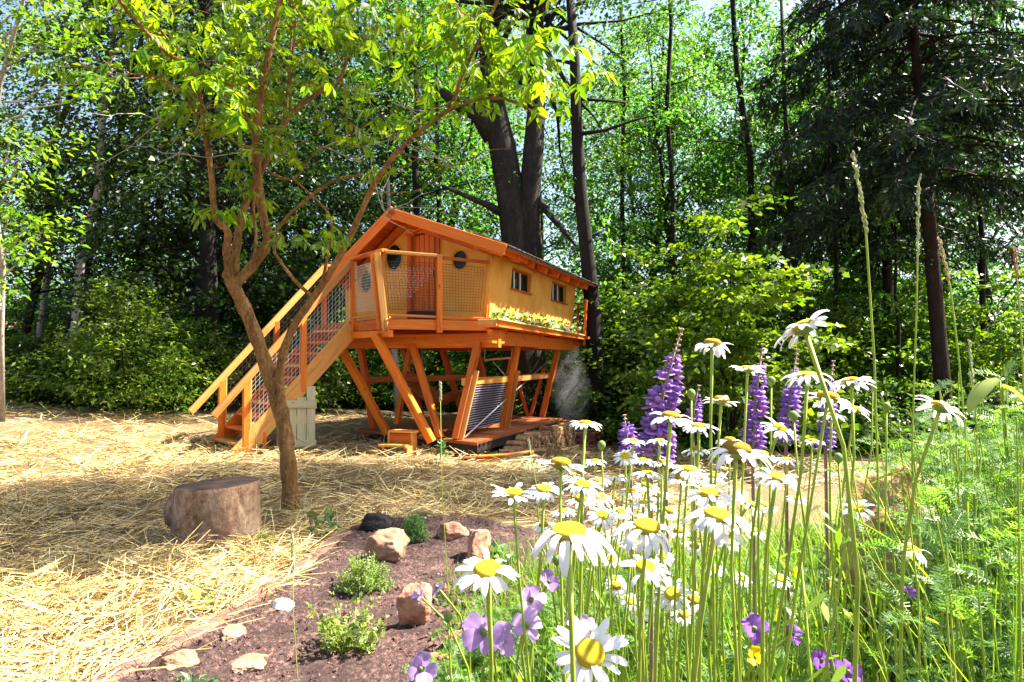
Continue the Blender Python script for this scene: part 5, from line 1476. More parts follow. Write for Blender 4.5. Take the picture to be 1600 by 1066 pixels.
def daisy(px, py, w, tx, ty, droop, label, fine, group='daisies', D=.066, lean=0.0):
    Y = D * FPX / w
    h = at(px, py, Y); n = Vector((tx, ty, 1)).normalized()
    bx, by = h.x + gF.gauss(0, .04) + lean, h.y + gF.uniform(-.02, .08); base = Vector((bx, by, G(bx, by) - .02))
    root = thing('daisy', label, 'daisy', base, group)
    q = n.to_track_quat('Z', 'Y').to_matrix().to_4x4()
    HMx = Matrix.Translation(h) @ q @ Matrix.Scale(D, 4)
    sr = .0019 * gF.uniform(.8, 1.2)
    put('stem', MB().tube(stem_pts(base, h - n * (.05 * D), n, gF), [sr * 1.15] * 7 + [sr, sr * 1.3], 7).mesh('stem', STEM, True), root)
    put('disk', disk_old if gF.random() < .3 else disk_me, root, HMx)
    put('calyx', calyx_me, root, HMx)
    lv = MB(); ga = random.Random(px * 3 + py)
    for k in range(4 if fine else 2):
        p = base.lerp(h, ga.uniform(.25, .8)); d = Vector((ga.gauss(0, 1), ga.gauss(0, 1), .9)).normalized(); s2 = d.cross(Zv).normalized(); L = ga.uniform(.025, .05)
        lv.add([p, p + d * L * .35 + s2 * L * .10, p + d * L * .7 + s2 * L * .13, p + d * L, p + d * L * .7 - s2 * L * .13, p + d * L * .35 - s2 * L * .10], [(0, 1, 2, 3), (0, 3, 4, 5)])
    put('stem_leaves', lv.mesh('stem_leaves', GRASSM), root)
    if fine:
        mbs, ms = petal_protos(droop); NP = gF.choice((17, 19, 20, 21)); a0 = gF.uniform(0, 6)
        for k in range(NP):
            if gF.random() < .06: continue
            M = HMx @ Matrix.Rotation(a0 + 2 * math.pi * k / NP + gF.uniform(-.06, .06), 4, 'Z') @ Matrix.Rotation(gF.gauss(.02, .16), 4, 'Y') @ Matrix.Rotation(gF.gauss(0, .25), 4, 'X') @ Matrix.Scale(gF.uniform(.82, 1.1), 4)
            put('petal', ms[k % 3], root, M)
    else:
        put('petals', ring_mesh(droop), root, HMx @ Matrix.Rotation(gF.uniform(0, 6), 4, 'Z'))

DA = [  # px, py, width, tilt x, tilt y, droop, label
    (888, 836, 150, -.05, -.12, .75, 'largest white daisy with drooping petals and broad yellow centre, nearest of all'),
    (1010, 826, 112, .05, -.22, .45, 'large white daisy just right of the largest drooping one'),
    (1120, 808, 108, .10, -.25, .50, 'large white daisy on the right of the front three'),
    (762, 893, 112, -.05, -.40, .25, 'leftmost large white daisy above the lilac flowers'),
    (921, 1023, 122, .0, -.95, .05, 'large white daisy facing the viewer at the bottom edge'),
    (1150, 708, 112, .12, .02, .55, 'large daisy seen edge-on with drooping petals below the lupins'),
    (1256, 514, 108, -.35, .30, .30, 'tallest daisy seen from below above the lupins'),
    (1113, 540, 68, .05, -.02, .15, 'tall small daisy seen edge-on right of the big lupin'),
    (1008, 888, 84, .05, -.35, .30, 'white daisy below the two large front daisies'),
    (1108, 773, 88, .05, -.22, .25, 'flat open white daisy between the large ones on the right'),
    (1213, 748, 76, .12, -.22, .30, 'flat open daisy beside the edge-on drooping daisy'),
    (1050, 929, 62, -.1, -1.1, .15, 'small daisy facing the viewer low among the stems'),
    (1083, 938, 48, .3, -.7, .25, 'small daisy touching the right side of the low facing one'),
    (802, 773, 82, -.05, -.05, .12, 'edge-on daisy on the far left of the back row'),
    (850, 766, 64, .0, -.28, .25, 'daisy just right of the leftmost back-row daisy'),
    (876, 728, 80, .03, .02, .10, 'flat edge-on daisy highest of the left back row'),
    (910, 760, 72, .0, -.18, .30, 'daisy standing under the flat edge-on one'),
    (1048, 655, 74, .08, -.05, .35, 'daisy in front of the big lupin foot'),
    (1092, 668, 62, .02, .0, .20, 'pale daisy seen from the side right of the big lupin foot'),
    (1218, 671, 64, .35, -.40, .30, 'tilted daisy before the middle lupin'),
    (1168, 578, 58, .05, .0, .12, 'edge-on daisy in front of the middle lupin tip'),
    (1127, 628, 60, .05, .02, .12, 'edge-on daisy left of the middle lupin'),
    (1262, 590, 86, .0, -.06, .50, 'daisy with hanging petals just below the tallest daisy'),
    (1330, 598, 72, .0, .25, .20, 'daisy showing its underside on the right of the lupins'),
    (1293, 625, 84, .15, -.02, .20, 'edge-on daisy with a thick yellow centre right of the tallest stem'),
    (1336, 641, 56, .15, -.10, .35, 'small daisy under the one showing its underside'),
    (1470, 638, 82, .50, .02, .15, 'lone tilted daisy in front of the spruce trunk'),
    (1338, 795, 58, -.1, -.50, .30, 'small daisy left of the pointed boulder'),
    (1425, 860, 62, .35, -.25, .40, 'small daisy hanging before the pointed boulder'),
    (1218, 905, 48, .1, -.35, .20, 'small daisy low among the stems above the violet flowers'),
    (1170, 788, 60, .8, -.1, .4, 'daisy seen from its side behind the large right-hand one'),
]
for i, d in enumerate(DA): daisy(*d, fine=True)
SHORT = ['the largest drooping daisy', 'the large daisy beside the largest', 'the rightmost large front daisy', 'the leftmost large daisy', 'the bottom-edge daisy', 'the large edge-on daisy', 'the tallest daisy', 'the tall edge-on daisy', 'the daisy below the front pair', 'the flat open daisy on the right',
    'the flat daisy beside the edge-on one', 'the low facing daisy', 'the low pair of daisies', 'the far left back-row daisy', 'the second back-row daisy from left', 'the highest back-row daisy', 'the third back-row daisy from left', 'the daisy at the big lupin foot', 'the pale side-on daisy by the big lupin', 'the tilted daisy before the lupin',
    'the edge-on daisy at the lupin tip', 'the edge-on daisy left of the middle lupin', 'the daisy with hanging petals', 'the daisy showing its underside', 'the edge-on daisy with thick centre', 'the small daisy under the upturned one', 'the lone daisy at the spruce trunk', 'the small daisy left of the boulder', 'the daisy hanging before the boulder', 'the low daisy above the violets', 'the side-on daisy']
_used = set()
def far_label(px, py):
    near = sorted(range(len(DA)), key=lambda k: (DA[k][0] - px) ** 2 + (DA[k][1] - py) ** 2)
    for k in near:
        dx, dy = px - DA[k][0], py - DA[k][1]
        w = ('to the right of' if dx > 0 else 'to the left of') if abs(dx) > abs(dy) else ('below' if dy > 0 else 'above')
        lab = 'small white daisy just ' + w + ' ' + SHORT[k]
        if lab not in _used:
            _used.add(lab); return lab
for (px, py, w, tx, ty) in ((937, 778, 50, .1, -.3), (908, 783, 52, 0, -.1), (941, 806, 52, .1, -.6), (958, 836, 34, 0, -.5), (988, 850, 44, .1, -.1), (963, 917, 40, -.1, -.4), (960, 905, 36, .2, -.3), (985, 940, 36, 0, -.9), (1068, 962, 42, .1, -.4),
                            (915, 663, 56, .05, .05), (1075, 735, 62, .1, -.1), (1065, 750, 54, .1, 0), (977, 714, 40, -.1, -.7), (1011, 741, 52, 0, .1), (1010, 762, 46, .2, -.2), (1006, 788, 46, .1, -.1), (985, 770, 38, 0, -.2), (960, 745, 40, .1, 0), (1028, 775, 40, -.2, -.3),
                            (935, 752, 42, 0, -.1), (1035, 725, 44, .1, .1), (1190, 712, 52, .1, 0), (1140, 690, 46, 0, .05), (970, 800, 40, .1, -.4), (1020, 805, 34, 0, -.3), (880, 800, 44, .0, -.05), (1088, 705, 50, .05, 0), (1180, 830, 40, .3, -.2), (1300, 650, 44, .1, 0), (1245, 780, 36, .1, -.3), (850, 822, 40, -.1, -.05), (900, 815, 36, .1, -.2), (925, 840, 38, -.1, -.5), (975, 745, 36, 0, -.1), (1045, 800, 40, .2, -.3), (1060, 830, 36, -.2, -.5), (1085, 855, 40, .1, -.4), (1140, 850, 38, .2, -.3), (1035, 870, 40, -.1, -.6), (955, 875, 36, .1, -.5), (1115, 890, 36, 0, -.5), (930, 722, 40, 0, .05), (990, 690, 40, .1, .05), (1115, 745, 44, -.1, -.1), (1150, 765, 40, .1, -.2), (1195, 790, 42, .2, -.2), (1005, 720, 38, .1, 0), (1030, 690, 44, 0, .1), (895, 745, 40, .1, 0), (1230, 720, 44, 0, -.1), (1270, 690, 40, .1, 0), (1160, 905, 34, .1, -.6), (1000, 960, 34, -.1, -.7)):
    daisy(px, py, w, tx, ty, .25, far_label(px, py), False, 'small daisies of the crowded patch', D=.056)

for (px, py, w, lab) in ((1240, 655, 16, 'green unopened daisy bud left of the tallest stem'), (700, 968, 16, 'pink closed flower bud above the lilac flowers'), (1080, 620, 15, 'green daisy bud right of the tallest lupin'), (1205, 600, 15, 'green daisy bud between the lupins'), (940, 700, 14, 'green daisy bud above the back row of daisies'),
                         (1385, 640, 14, 'green bud right of the lupins'), (1310, 720, 15, 'green bud above the small daisy near the boulder'), (870, 880, 15, 'green bud below the largest daisy')):
    Y = .016 * FPX / w; h = at(px, py, Y); b = Vector((h.x + .02, h.y + .03, G(h.x, h.y)))
    r_ = thing('daisy_bud', lab, 'bud', b, 'flower buds')
    put('stem', MB().tube(stem_pts(b, h, Zv, gF), [.0016] * 9, 6).mesh('stem', STEM, True), r_)
    put('bud_head', MB().lathe([(.002, -.004), (.006, 0), (.0075, .005), (.006, .010), (.002, .013)], 10).mesh('bud_head', CALYX, True), r_, Matrix.Translation(h))
# lupins
LUP = m_petal('lupin_floret', (.44, .27, .66), (.50, .27, .74), .5, .35)
LUP2 = m_petal('pink_violet_floret', (.55, .27, .60), (.55, .22, .62), .35, .25)
BUD = m_plain('lupin_bud', [(.25, .20, .14), (.42, .34, .24)], 60, .8, 0)
def floret():
    m = MB()
    m.lathe([(.002, 0), (.0055, .006), (.0065, .014), (.004, .022), (.001, .026)], 7)
    m.add([(0, .002, .004), (.011, .006, .012), (.010, .015, .021), (0, .018, .024), (-.010, .015, .021), (-.011, .006, .012)], [(0, 1, 2, 3), (0, 3, 4, 5)])
    return m
FLM = [floret().mesh('floret', LUP, True), floret().mesh('floret', LUP2, True)]
flo = floret()
def lupin(x0, y0, x1, y1, Y, wpx, label, fine, seed):
    g = random.Random(seed); top = at(x0, y0, Y); low = at(x1, y1, Y)
    base = Vector((low.x + (low.x - top.x) * .3, low.y + .02, 0)); base.z = G(base.x, base.y)
    root = thing('lupin', label, 'lupin', base, 'lupins')
    put('stem', MB().tube([base, base.lerp(low, .5) + Vector((.01, 0, 0)), low, low.lerp(top, .5) + Vector((-.006, 0, 0)), top], [.006, .0055, .005, .004, .002], 7).mesh('stem', m_plain('lupin_stem', [(.22, .12, .12), (.30, .22, .12)], 20, .6, 0), True), root)
    ax = top - low; L = ax.length; a = ax.normalized(); u = a.orthogonal().normalized(); v = a.cross(u)
    nrow = max(9, int(L / .0125)); W = wpx / FPX * Y / 2 * (1.05 if fine else .9)
    allf = MB(); buds = MB()
    for r_ in range(nrow):
        t = r_ / (nrow - 1); sc = (1.0 - .35 * t if t < .5 else max(.2, .825 - (t - .5) * 1.5)); k = 7 if t < .6 else 6
        for j in range(k):
            ph = 2 * math.pi * (j + .5 * (r_ % 2)) / k + g.uniform(-.2, .2)
            o = u * math.cos(ph) + v * math.sin(ph)
            p = low + ax * t + o * (W * .30 * sc)
            if t > .82:
                buds.tube([p - o * .003, p + o * .004 + a * .004], [.0035, .0015], 5); continue
            if g.random() < .3: continue
            M = frame(p, o.cross(a), (o + a * .35)) @ Matrix.Scale(W / .038 * sc * g.uniform(.75, 1.2), 4)
            if fine: put('floret', FLM[0 if g.random() < .7 else 1], root, M)
            else: allf.add([M @ Vector(q) for q in flo.v], flo.f)
    if not fine: put('florets', allf.mesh('florets', LUP, True), root)
    put('bud_tip', buds.mesh('bud_tip', BUD, True), root)
lupin(1064, 516, 1018, 705, 1.75, 62, 'tallest leaning violet lupin spike left of the edge-on daisies', True, 1)
lupin(1092, 604, 1082, 672, 2.3, 34, 'short lupin spike right of the tallest one', False, 2)
lupin(1192, 540, 1176, 700, 1.9, 40, 'upright purple lupin spike behind the tilted daisy', True, 3)
lupin(1246, 548, 1228, 690, 2.0, 44, 'purple lupin spike behind the tallest daisy stem', False, 4)
lupin(1302, 566, 1290, 700, 2.1, 36, 'purple lupin spike on the right under the edge-on daisies', False, 5)
lupin(976, 650, 985, 705, 2.6, 44, 'low purple lupin spike left of the tallest one', False, 6)
lupin(1035, 640, 1040, 716, 2.4, 42, 'low purple lupin spike at the foot of the tallest one', False, 7)

# lilac mallow-like flowers and violet ones
LILAC = m_petal('lilac_petal', (.56, .36, .74), (.55, .32, .72), .45, .3)
VIOLET = m_petal('violet_petal', (.34, .13, .62), (.38, .10, .62), .4, .25)
PINKL = m_petal('pink_lilac_petal', (.66, .46, .76), (.6, .35, .7), .4, .2)
YELLOW = m_petal('buttercup_petal', (.85, .62, .01), (.8, .55, .01), .4, .1)
def open_petal(L, W, cup):
    m = MB(); V = []; k = 5
    for i in range(k):
        t = i / (k - 1); w = W * math.sin(math.pi * (.10 + .66 * t)) ** .9
        for q in (-1, -.4, .4, 1):
            V.append((L * (.08 + t * .92) - ((.10 * q * q + (.10 if abs(q) < .5 else 0)) * L if i == k - 1 else 0), q * w / 2, cup * L * t * (1.2 - .8 * t) + .07 * L * math.sin(7 * t + q * 3) * t))
    m.add(V, [(i * 4 + j, i * 4 + j + 1, i * 4 + j + 5, i * 4 + j + 4) for i in range(k - 1) for j in range(3)])
    return m
def bloom(px, py, w, Y, tx, ty, mat, cup, npet, name, label, cat, group):
    g = random.Random(px * 7 + py); L = w / FPX * Y / 2 * .9
    h = at(px, py, Y); n = Vector((tx, ty, .6)).normalized()
    bx, by = h.x + g.gauss(0, .05), h.y + .05; base = Vector((bx, by, G(bx, by) - .02))
    root = thing(name, label, cat, base, group)
    M0 = Matrix.Translation(h) @ n.to_track_quat('Z', 'Y').to_matrix().to_4x4()
    put('stem', MB().tube(stem_pts(base, h, n, g, .08), [.0022] * 7 + [.002, .0025], 6).mesh('stem', STEM, True), root)
    put('calyx', MB().lathe([(.002, -.010), (.005, -.004), (.006, .002), (.003, .006)], 8).mesh('calyx', CALYX, True), root, M0 @ Matrix.Scale(L / .03, 4))
    pm = open_petal(L, L * .78, cup).mesh('petal', mat, True)
    for k in range(npet):
        put('petal', pm, root, M0 @ Matrix.Rotation(2 * math.pi * k / npet + g.uniform(-.15, .15), 4, 'Z') @ Matrix.Rotation(g.uniform(-.55, .4), 4, 'Y') @ Matrix.Rotation(g.uniform(-.5, .5), 4, 'X') @ Matrix.Scale(g.uniform(.8, 1.15), 4))
    put('stamens', MB().lathe([(.003, 0), (.004, .006), (.002, .010)], 8).mesh('stamens', DISK if mat is YELLOW else CALYX, True), root, M0 @ Matrix.Scale(L / .03, 4))
GL = 'lilac flowers at the front of the bed'
for (px, py, w, Y, tx, ty, mt, lab) in (
    (757, 988, 80, .95, -.2, -1.0, LILAC, 'largest lilac flower left of the bottom daisy'), (785, 1002, 62, .98, .5, -.8, LILAC, 'lilac flower overlapping the largest one on its right'),
    (830, 938, 62, 1.05, .1, -.8, PINKL, 'pale lilac flower under the leftmost large daisy'), (822, 978, 66, 1.0, .2, -.9, PINKL, 'pale pink-lilac flower between the largest lilac and the bottom daisy'),
    (856, 910, 44, 1.15, .3, -.7, LILAC, 'small lilac flower beneath the largest daisy'), (905, 976, 56, 1.05, 0, -.7, PINKL, 'lilac flower behind the top of the bottom daisy'),
    (659, 1046, 66, 1.0, -.1, -.9, LILAC, 'lilac flower at the left end of the bottom edge'), (684, 918, 34, 1.3, -.6, -.4, LILAC, 'small lilac bell leaning over the red sandstone block'),
    (655, 930, 30, 1.32, -.9, -.2, PINKL, 'pale lilac bell against the red sandstone block'),
    (1178, 983, 54, 1.15, -.1, -.9, VIOLET, 'violet flower above the yellow buttercup'), (1237, 992, 48, 1.15, .4, -.7, VIOLET, 'violet flower right of the buttercup'),
    (1284, 1032, 46, 1.1, -.3, -.8, VIOLET, 'violet flower left of the bottom edge pair'), (1322, 1050, 54, 1.05, .3, -.9, VIOLET, 'lowest violet flower at the bottom edge'),
    (1590, 990, 30, 1.3, .2, -.8, VIOLET, 'tiny violet flower at the lower right edge'), (1420, 925, 26, 1.4, 0, -.5, VIOLET, 'tiny violet flower below the pointed boulder')):
    bloom(px, py, w, Y, tx, ty, mt, .45, 5, 'lilac_flower' if mt is not VIOLET else 'violet_flower', lab, 'flower', GL if mt is not VIOLET else 'violet flowers')
bloom(1180, 1028, 38, 1.1, .1, -.7, YELLOW, .6, 5, 'buttercup', 'single yellow buttercup near the bottom edge', 'flower', None)

# ------------------------------------------------------------------ greenery of the bed
YARROW = m_leaf('yarrow_leaf', [(.05, .13, .03), (.09, .20, .045), (.14, .27, .06), (.24, .36, .13)], .45, (1.7, 1.7, .6), tone=0, patch=3)
def yarrow_leaf(seed):
    gg = np.random.default_rng(seed); Q = []; n = 15; L = 1.0
    for i in range(n):
        t = (i + .5) / n; wl = .24 * math.sin(math.pi * (t * .86 + .08)) ** .8
        c = np.array([t, 0, .25 * t - .38 * t * t])
        for s in (-1, 1):
            for e in (-.25, .35):
                d = np.array([.45 + e, s, .25 + gg.normal(0, .35)]); d /= np.linalg.norm(d); b = np.array([.022, 0, 0])
                Q.append([c - b * .6, c + b * .6, c + d * wl * (1 if e < 0 else .7) + b * .5, c + d * wl * (1 if e < 0 else .7) - b * .5])
    for i in range(5):
        t0, t1 = i / 5, (i + 1) / 5; z0, z1 = .25 * t0 - .38 * t0 * t0, .25 * t1 - .38 * t1 * t1
        Q.append([[t0, -.008, z0], [t0, .008, z0], [t1, .008, z1], [t1, -.008, z1]])
    return np.array(Q)
YL = [yarrow_leaf(s) for s in range(4)]
def rotm(yaw, pit, rol, sc):
    cy, sy, cp, sp_, cr, sr = np.cos(yaw), np.sin(yaw), np.cos(pit), np.sin(pit), np.cos(rol), np.sin(rol)
    return sc * np.array([[cy, -sy, 0], [sy, cy, 0], [0, 0, 1]]) @ np.array([[cp, 0, sp_], [0, 1, 0], [-sp_, 0, cp]]) @ np.array([[1, 0, 0], [0, cr, -sr], [0, sr, cr]])
def dens(x, y):
    """how tall the greenery grows in the bed"""
    u = x / np.maximum(y, .3)
    return np.clip(.34 + .30 * ss(-.10, .40, u) + .30 * ss(.42, .60, u), 0, 1) * ss(-.16, -.02, u + .02 * np.sin(y * 9))
def greenery():
    g = np.random.default_rng(44); Q = []; S = []
    n = 0
    while n < 1250:
        y = g.uniform(.85, 3.6); x = g.uniform(-.12, .85) * y
        right = x / y > .50
        if not right and g.random() < .45: continue
        if .46 < x / y < .62 and y < 2.65 and g.random() < .97: continue
        h = dens(x, y) * g.uniform(.65, 1.05) * (1.0 if right else .72)
        if h < .08: continue
        n += 1
        b = np.array([x, y, G(x, y)]); top = b + np.array([g.normal(0, .10), g.normal(0, .10), h])
        S.append((b, top))
        k = int(g.integers(9, 16))
        for j in range(k):
            t = g.uniform(.25, 1.0); p = b + (top - b) * t
            Q.append(YL[j % 4] @ rotm(g.uniform(0, 6.28), g.uniform(-.9, .25), g.normal(0, .5), g.uniform(.06, .13) * (1.25 - .5 * t) * min(1, .5 + .28 * y)).T + p)
    m = quads_mesh('yarrow', np.concatenate(Q), YARROW)
    put('yarrow_foliage', m, kind='stuff', label='feathery grey-green yarrow foliage crowding the flower bed')
    sm = MB()
    for b, t_ in S: sm.tube(bent(b, t_, g, 4, .05), [.0028, .0025, .002, .0012], 5, False)
    put('yarrow_stems', sm.mesh('yarrow_stems', STEM, True), kind='stuff', label='thin green yarrow stems rising from the flower bed')
    # grass blades and thin stems
    N = 9000
    y = g.uniform(.75, 5.0, N); x = g.uniform(-.10, .85, N) * y
    h = dens(x, y) * g.uniform(.35, 1.15, N) * .95; k = (h > .08) & ~((x / y > .455) & (x / y < .61) & (y < 2.6) & (g.random(N) < .93)) & ~((x / y > .6) & (g.random(N) < .4)); x, y, h = x[k], y[k], h[k]; N = len(x)
    a = g.uniform(0, 6.28, N); ln = g.normal(.28, .18, N) * h; w = g.uniform(.0015, .0042, N)
    V = np.zeros((N, 5, 2, 3)); sd_ = np.stack([-np.sin(a), np.cos(a), np.zeros(N)], 1)
    for i, t in enumerate((0, .3, .6, .85, 1)):
        c = np.stack([x + np.cos(a) * ln * t ** 2.2, y + np.sin(a) * ln * t ** 2.2, gz(x, y) + h * (t - .12 * t ** 3)], 1)
        ww = (w * (1, 1, .8, .5, .08)[i])[:, None]
        V[:, i, 0] = c - sd_ * ww; V[:, i, 1] = c + sd_ * ww
    put('bed_grass', strips_mesh('bed_grass', V, GRASSM), kind='stuff', label='green grass blades growing among the daisies')
    # broad basal leaves under the daisies
    N = 5200
    y = g.uniform(.9, 4.6, N); x = g.uniform(-.12, .8, N) * y; hh = dens(x, y) * g.uniform(.05, .62, N); k = (dens(x, y) > .1) & ~((x / y > .46) & (x / y < .61) & (y < 2.6) & (hh > .15))
    x, y, hh = x[k], y[k], hh[k]; N = len(x)
    L = g.uniform(.035, .085, N)
    d = g.normal(0, 1, (N, 3)) * [1, 1, .45] + [0, 0, .25]
    put('bed_leaves', quads_mesh('bed_leaves', leaf_quads(np.stack([x, y, gz(x, y) + hh], 1), d, np.array([0, 0, 1]) + g.normal(0, .5, (N, 3)), L, L * .34), L_SHRUB), kind='stuff', label='small toothed green leaves between the flower stems')
greenery()

# tall grass heads
def tall_grass(pts, label, seed, head=.16, col=0, r=.0018):
    g = random.Random(seed); P = [at(*p) for p in pts]; b = P[0].copy(); b.z = G(b.x, b.y)
    root = thing('tall_grass', label, 'grass', b, 'tall grass stalks')
    P = [b] + P
    put('stem', MB().tube(P, [r] * (len(P) - 1) + [r * .55], 6).mesh('stem', STEM, True), root)
    m = MB(); a, c = P[-1], P[-2]; d = (c - a).normalized()
    for k in range(46):
        t = k / 45 * head; p = a + d * t; o = Vector((g.gauss(0, 1), g.gauss(0, 1), .2)).normalized()
        m.tube([p + o * .0008, p + o * .0035 - d * .004, p + o * .003 - d * .009], [.0012, .0014, .0003], 4, False)
    put('seed_head', m.mesh('seed_head', SEED[col], True), root)
SEED = [m_plain('pale_seed', [(.30, .33, .16), (.45, .45, .26)], 60, .7, 0), m_plain('rust_seed', [(.26, .09, .05), (.40, .18, .10)], 60, .7, 0), m_plain('tan_seed', [(.34, .22, .10), (.48, .34, .18)], 60, .7, 0)]
tall_grass([(1372, 760, 1.25), (1366, 560, 1.2), (1352, 350, 1.15), (1333, 243, 1.12)], 'tall pale grass stalk with a narrow seed head before the spruce', 1, .13)
tall_grass([(1425, 700, 1.5), (1432, 480, 1.45), (1436, 278, 1.4)], 'tall grass stalk along the left side of the spruce trunk', 2, .16)
tall_grass([(1510, 700, 1.5), (1498, 560, 1.5), (1485, 450, 1.5), (1468, 375, 1.5)], 'leaning tan grass stalk right of the spruce trunk', 3, .10, 2)
tall_grass([(1598, 560, 1.6), (1592, 470, 1.6), (1585, 390, 1.6)], 'rusty seed head at the right picture edge', 4, .07, 1)
tall_grass([(705, 1000, 2.0), (690, 760, 1.95), (688, 600, 1.95)], 'single thin grass stalk in front of the step stool', 5, .05, 0, .0013)
tall_grass([(465, 1060, 1.6), (458, 960, 1.6), (457, 830, 1.6)], 'dark upright grass spike over the bed edge on the left', 6, .10, 0, .0013)
tall_grass([(1345, 800, 1.6), (1362, 700, 1.6), (1364, 600, 1.6)], 'thick blue-green grass blade behind the small daisies on the right', 7, .02)
tall_grass([(848, 900, 2.3), (838, 760, 2.3), (826, 690, 2.3)], 'short curved grass stalk left of the back-row daisies', 8, .03)
tall_grass([(1530, 800, 1.7), (1524, 640, 1.7), (1515, 535, 1.7)], 'pale feathery grass head left of the hanging pair of leaves', 9, .10, 0)

# plants of the bed
def herb(name, label, px, py, Y, Rr, Hh, n, leaf, aspect, mat, seed, stems=40, cat='plant', dome=True):
    g = np.random.default_rng(seed); p = at(px, py, Y); b = np.array([p.x, p.y, G(p.x, p.y) + .02])
    root = thing(name, label, cat, b)
    m = MB(); tips = []
    for k in range(stems):
        a = g.uniform(0, 6.28); r_ = Rr * math.sqrt(g.uniform(0, 1)); h = Hh * (math.sqrt(max(.08, 1 - (r_ / Rr) ** 2)) if dome else g.uniform(.4, 1)) * g.uniform(.8, 1.1)
        q = b + np.array([r_ * math.cos(a), r_ * math.sin(a), h]); tips.append(q)
        m.tube(bent(b + np.array([r_ * .25 * math.cos(a), r_ * .25 * math.sin(a), 0]), q, g, 4, .05), [.002, .0018, .0014, .0008], 4, False)
    put('stems', m.mesh('stems', STEM, True), root)
    tips = np.array(tips); i = g.integers(0, stems, n); t = g.uniform(.25, 1.0, n)[:, None]
    c = (b + (tips[i] - b) * [1, 1, 0] * .3) * (1 - t) + tips[i] * t + g.normal(0, leaf * .35, (n, 3))
    d = (tips[i] - b) * .8 + g.normal(0, 1, (n, 3)) * np.linalg.norm(tips[i] - b, axis=1, keepdims=True) * .8
    L = leaf * g.uniform(.6, 1.2, n)
    put('foliage', quads_mesh('foliage', leaf_quads(c, d, np.array([0, 0, 1]) + g.normal(0, .6, (n, 3)), L, L * aspect), mat), root)
    return root
L_THYME = m_leaf('thyme_leaf', [(.12, .20, .05), (.18, .28, .07), (.26, .35, .12), (.36, .42, .2)], .35, (1.4, 1.4, .8), tone=0)
L_HERB = m_leaf('herb_leaf', [(.06, .15, .04), (.10, .22, .07), (.16, .30, .11)], .35, (1.5, 1.5, .8), tone=0)
L_YG = m_leaf('soft_leaf', [(.16, .24, .05), (.24, .33, .08), (.32, .40, .14), (.42, .46, .22)], .4, (1.5, 1.4, .6), tone=0)
herb('thyme_cushion', 'round grey-green thyme cushion on the left of the bed', 570, 912, 4.55, .19, .24, 5200, .017, .45, L_THYME, 1, 120)
herb('herb_plant', 'small upright bluish-green herb behind the thyme cushion', 648, 848, 5.8, .14, .26, 1400, .03, .35, L_HERB, 2, 50)
herb('leafy_plant', 'loose pale yellow-green leafy plant at the lower left of the bed', 545, 1010, 3.65, .20, .26, 620, .036, .62, L_YG, 3, 46, dome=False)
herb('seedling_plant', 'small broad-leaved green plant beside the rounded dark red rock', 786, 862, 5.2, .10, .16, 60, .085, .55, L_HERB, 4, 14)
herb('weed_plant', 'pale sprouting weed in the straw at the bed edge', 322, 948, 4.3, .15, .10, 30, .09, .6, L_YG, 5, 12)
herb('fern_plant', 'dark ferny seedling in the straw between trunk and bed', 512, 842, 6.0, .16, .17, 60, .11, .35, L_HERB, 6, 14)
herb('grass_tuft', 'small green tuft at the low end of the edging timber', 300, 1060, 3.2, .10, .07, 60, .05, .3, L_HERB, 7, 20)
herb('herb_plant', 'slender bluish seedling standing alone before the platform corner', 691, 712, 10.3, .09, .42, 60, .11, .3, L_HERB, 8, 5, dome=False)
herb('weed_plant', 'tiny green sprout beside the sawn stump', 420, 850, 5.7, .10, .08, 24, .07, .5, L_YG, 9, 10)

# hanging pair of broad leaves and other big leaves on the right
def big_leaf(px, py, Y, L, W, yaw, pit, label, mat, bend=.5):
    p = at(px, py, Y); g = random.Random(px)
    b = Vector((p.x + .03, p.y + .02, G(p.x, p.y)))
    root = thing('broad_leaf_plant', label, 'plant', b, 'broad-leaved plants on the right')
    put('stem', MB().tube([b, b.lerp(p, .6) + Vector((.02, 0, 0)), p], [.004, .003, .002], 6).mesh('stem', STEM, True), root)
    m = MB(); V = []; k = 8
    for i in range(k):
        t = i / (k - 1); w = W * math.sin(math.pi * (t * .93 + .04)) ** .75
        for q in (-1, -.5, 0, .5, 1):
            V.append((L * t, q * w / 2, .10 * W * abs(q) - bend * L * t * t + .012 * W * math.sin(18 * t) * abs(q)))
    m.add(V, [(i * 5 + j, i * 5 + j + 1, i * 5 + j + 6, i * 5 + j + 5) for i in range(k - 1) for j in range(4)])
    put('leaf', m.mesh('leaf', mat, True), root, Matrix.Translation(p) @ Matrix.Rotation(yaw, 4, 'Z') @ Matrix.Rotation(pit, 4, 'Y'))
big_leaf(1562, 594, 1.55, .085, .055, 3.3, .1, 'broad drooping pale green leaf, left one of the hanging pair', L_YG, .8)
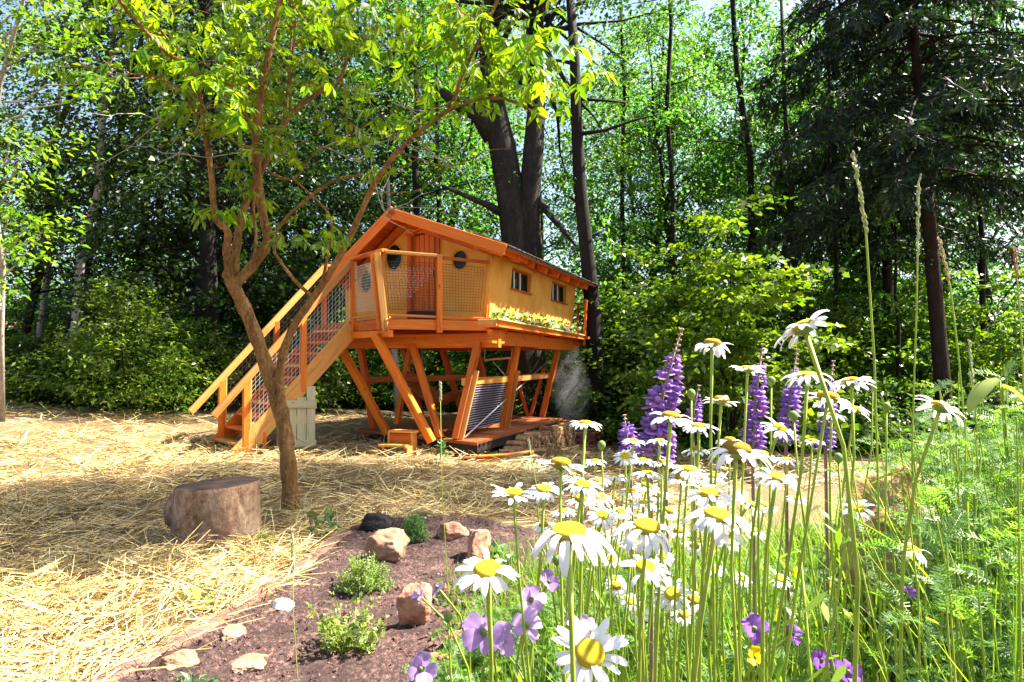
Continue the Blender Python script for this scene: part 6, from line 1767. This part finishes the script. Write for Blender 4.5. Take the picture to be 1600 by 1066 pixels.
big_leaf(1566, 604, 1.55, .095, .06, -.5, .35, 'broad drooping pale green leaf, right one of the hanging pair', L_YG, .8)
big_leaf(1480, 705, 1.7, .10, .045, 3.0, -.05, 'glowing yellow-green leaf before the spruce foot', L_BRIGHT, .2)
big_leaf(1425, 690, 1.75, .09, .04, .1, .0, 'silvery leaf above the glowing yellow-green one', L_YG, .2)
big_leaf(1250, 862, 1.0, .035, .016, 2.2, .3, 'small bright leaf on the tallest daisy stem', L_BRIGHT, .2)
big_leaf(1408, 740, 1.9, .085, .05, 2.6, .2, 'round green leaf over the top of the pointed boulder', L_BRIGHT, .3)
big_leaf(1345, 855, 1.6, .05, .022, .2, .05, 'small bright leaf against the pointed boulder', L_BRIGHT, .1)

# flowers of the shelf below the windows
g = np.random.default_rng(88); n = 900
s_ = g.uniform(-.1, 5.2, n); cs = np.array([H(float(a), -.16 + g.normal(0, .05), 2.16 + abs(g.normal(0, .09))) for a in s_])
Lh = g.uniform(.05, .11, n)
put('foliage', quads_mesh('foliage', leaf_quads(cs, g.normal(0, 1, (n, 3)), np.array([0, 0, 1]) + g.normal(0, .6, (n, 3)), Lh, Lh * .6), L_SHRUB), shelf, kind='stuff')
WBL = m_petal('white_blossom', (.8, .82, .76), (.6, .65, .5), .3, .05); RBL = m_petal('red_blossom', (.6, .03, .03), (.5, .02, .02), .3, .05)
bl = MB()
for k in range(5):
    Mx = Matrix.Rotation(2 * math.pi * k / 5, 4, 'Z'); b = open_petal(.032, .03, .3); bl.add([Mx @ Vector(v) for v in b.v], b.f)
blm = [bl.mesh('blossom', WBL, True), bl.mesh('blossom', RBL, True)]
for k in range(70):
    p = H(float(g.uniform(0, 5.2)), float(-.20 + g.normal(0, .05)), float(2.18 + abs(g.normal(0, .10))))
    put('blossom', blm[1 if k % 17 == 0 else 0], shelf, Matrix.Translation(p) @ Matrix.Rotation(float(g.uniform(.3, 1.4)), 4, 'X') @ Matrix.Rotation(float(g.uniform(-.8, .8)), 4, 'Y') @ Matrix.Scale(float(g.uniform(.8, 1.6)), 4))
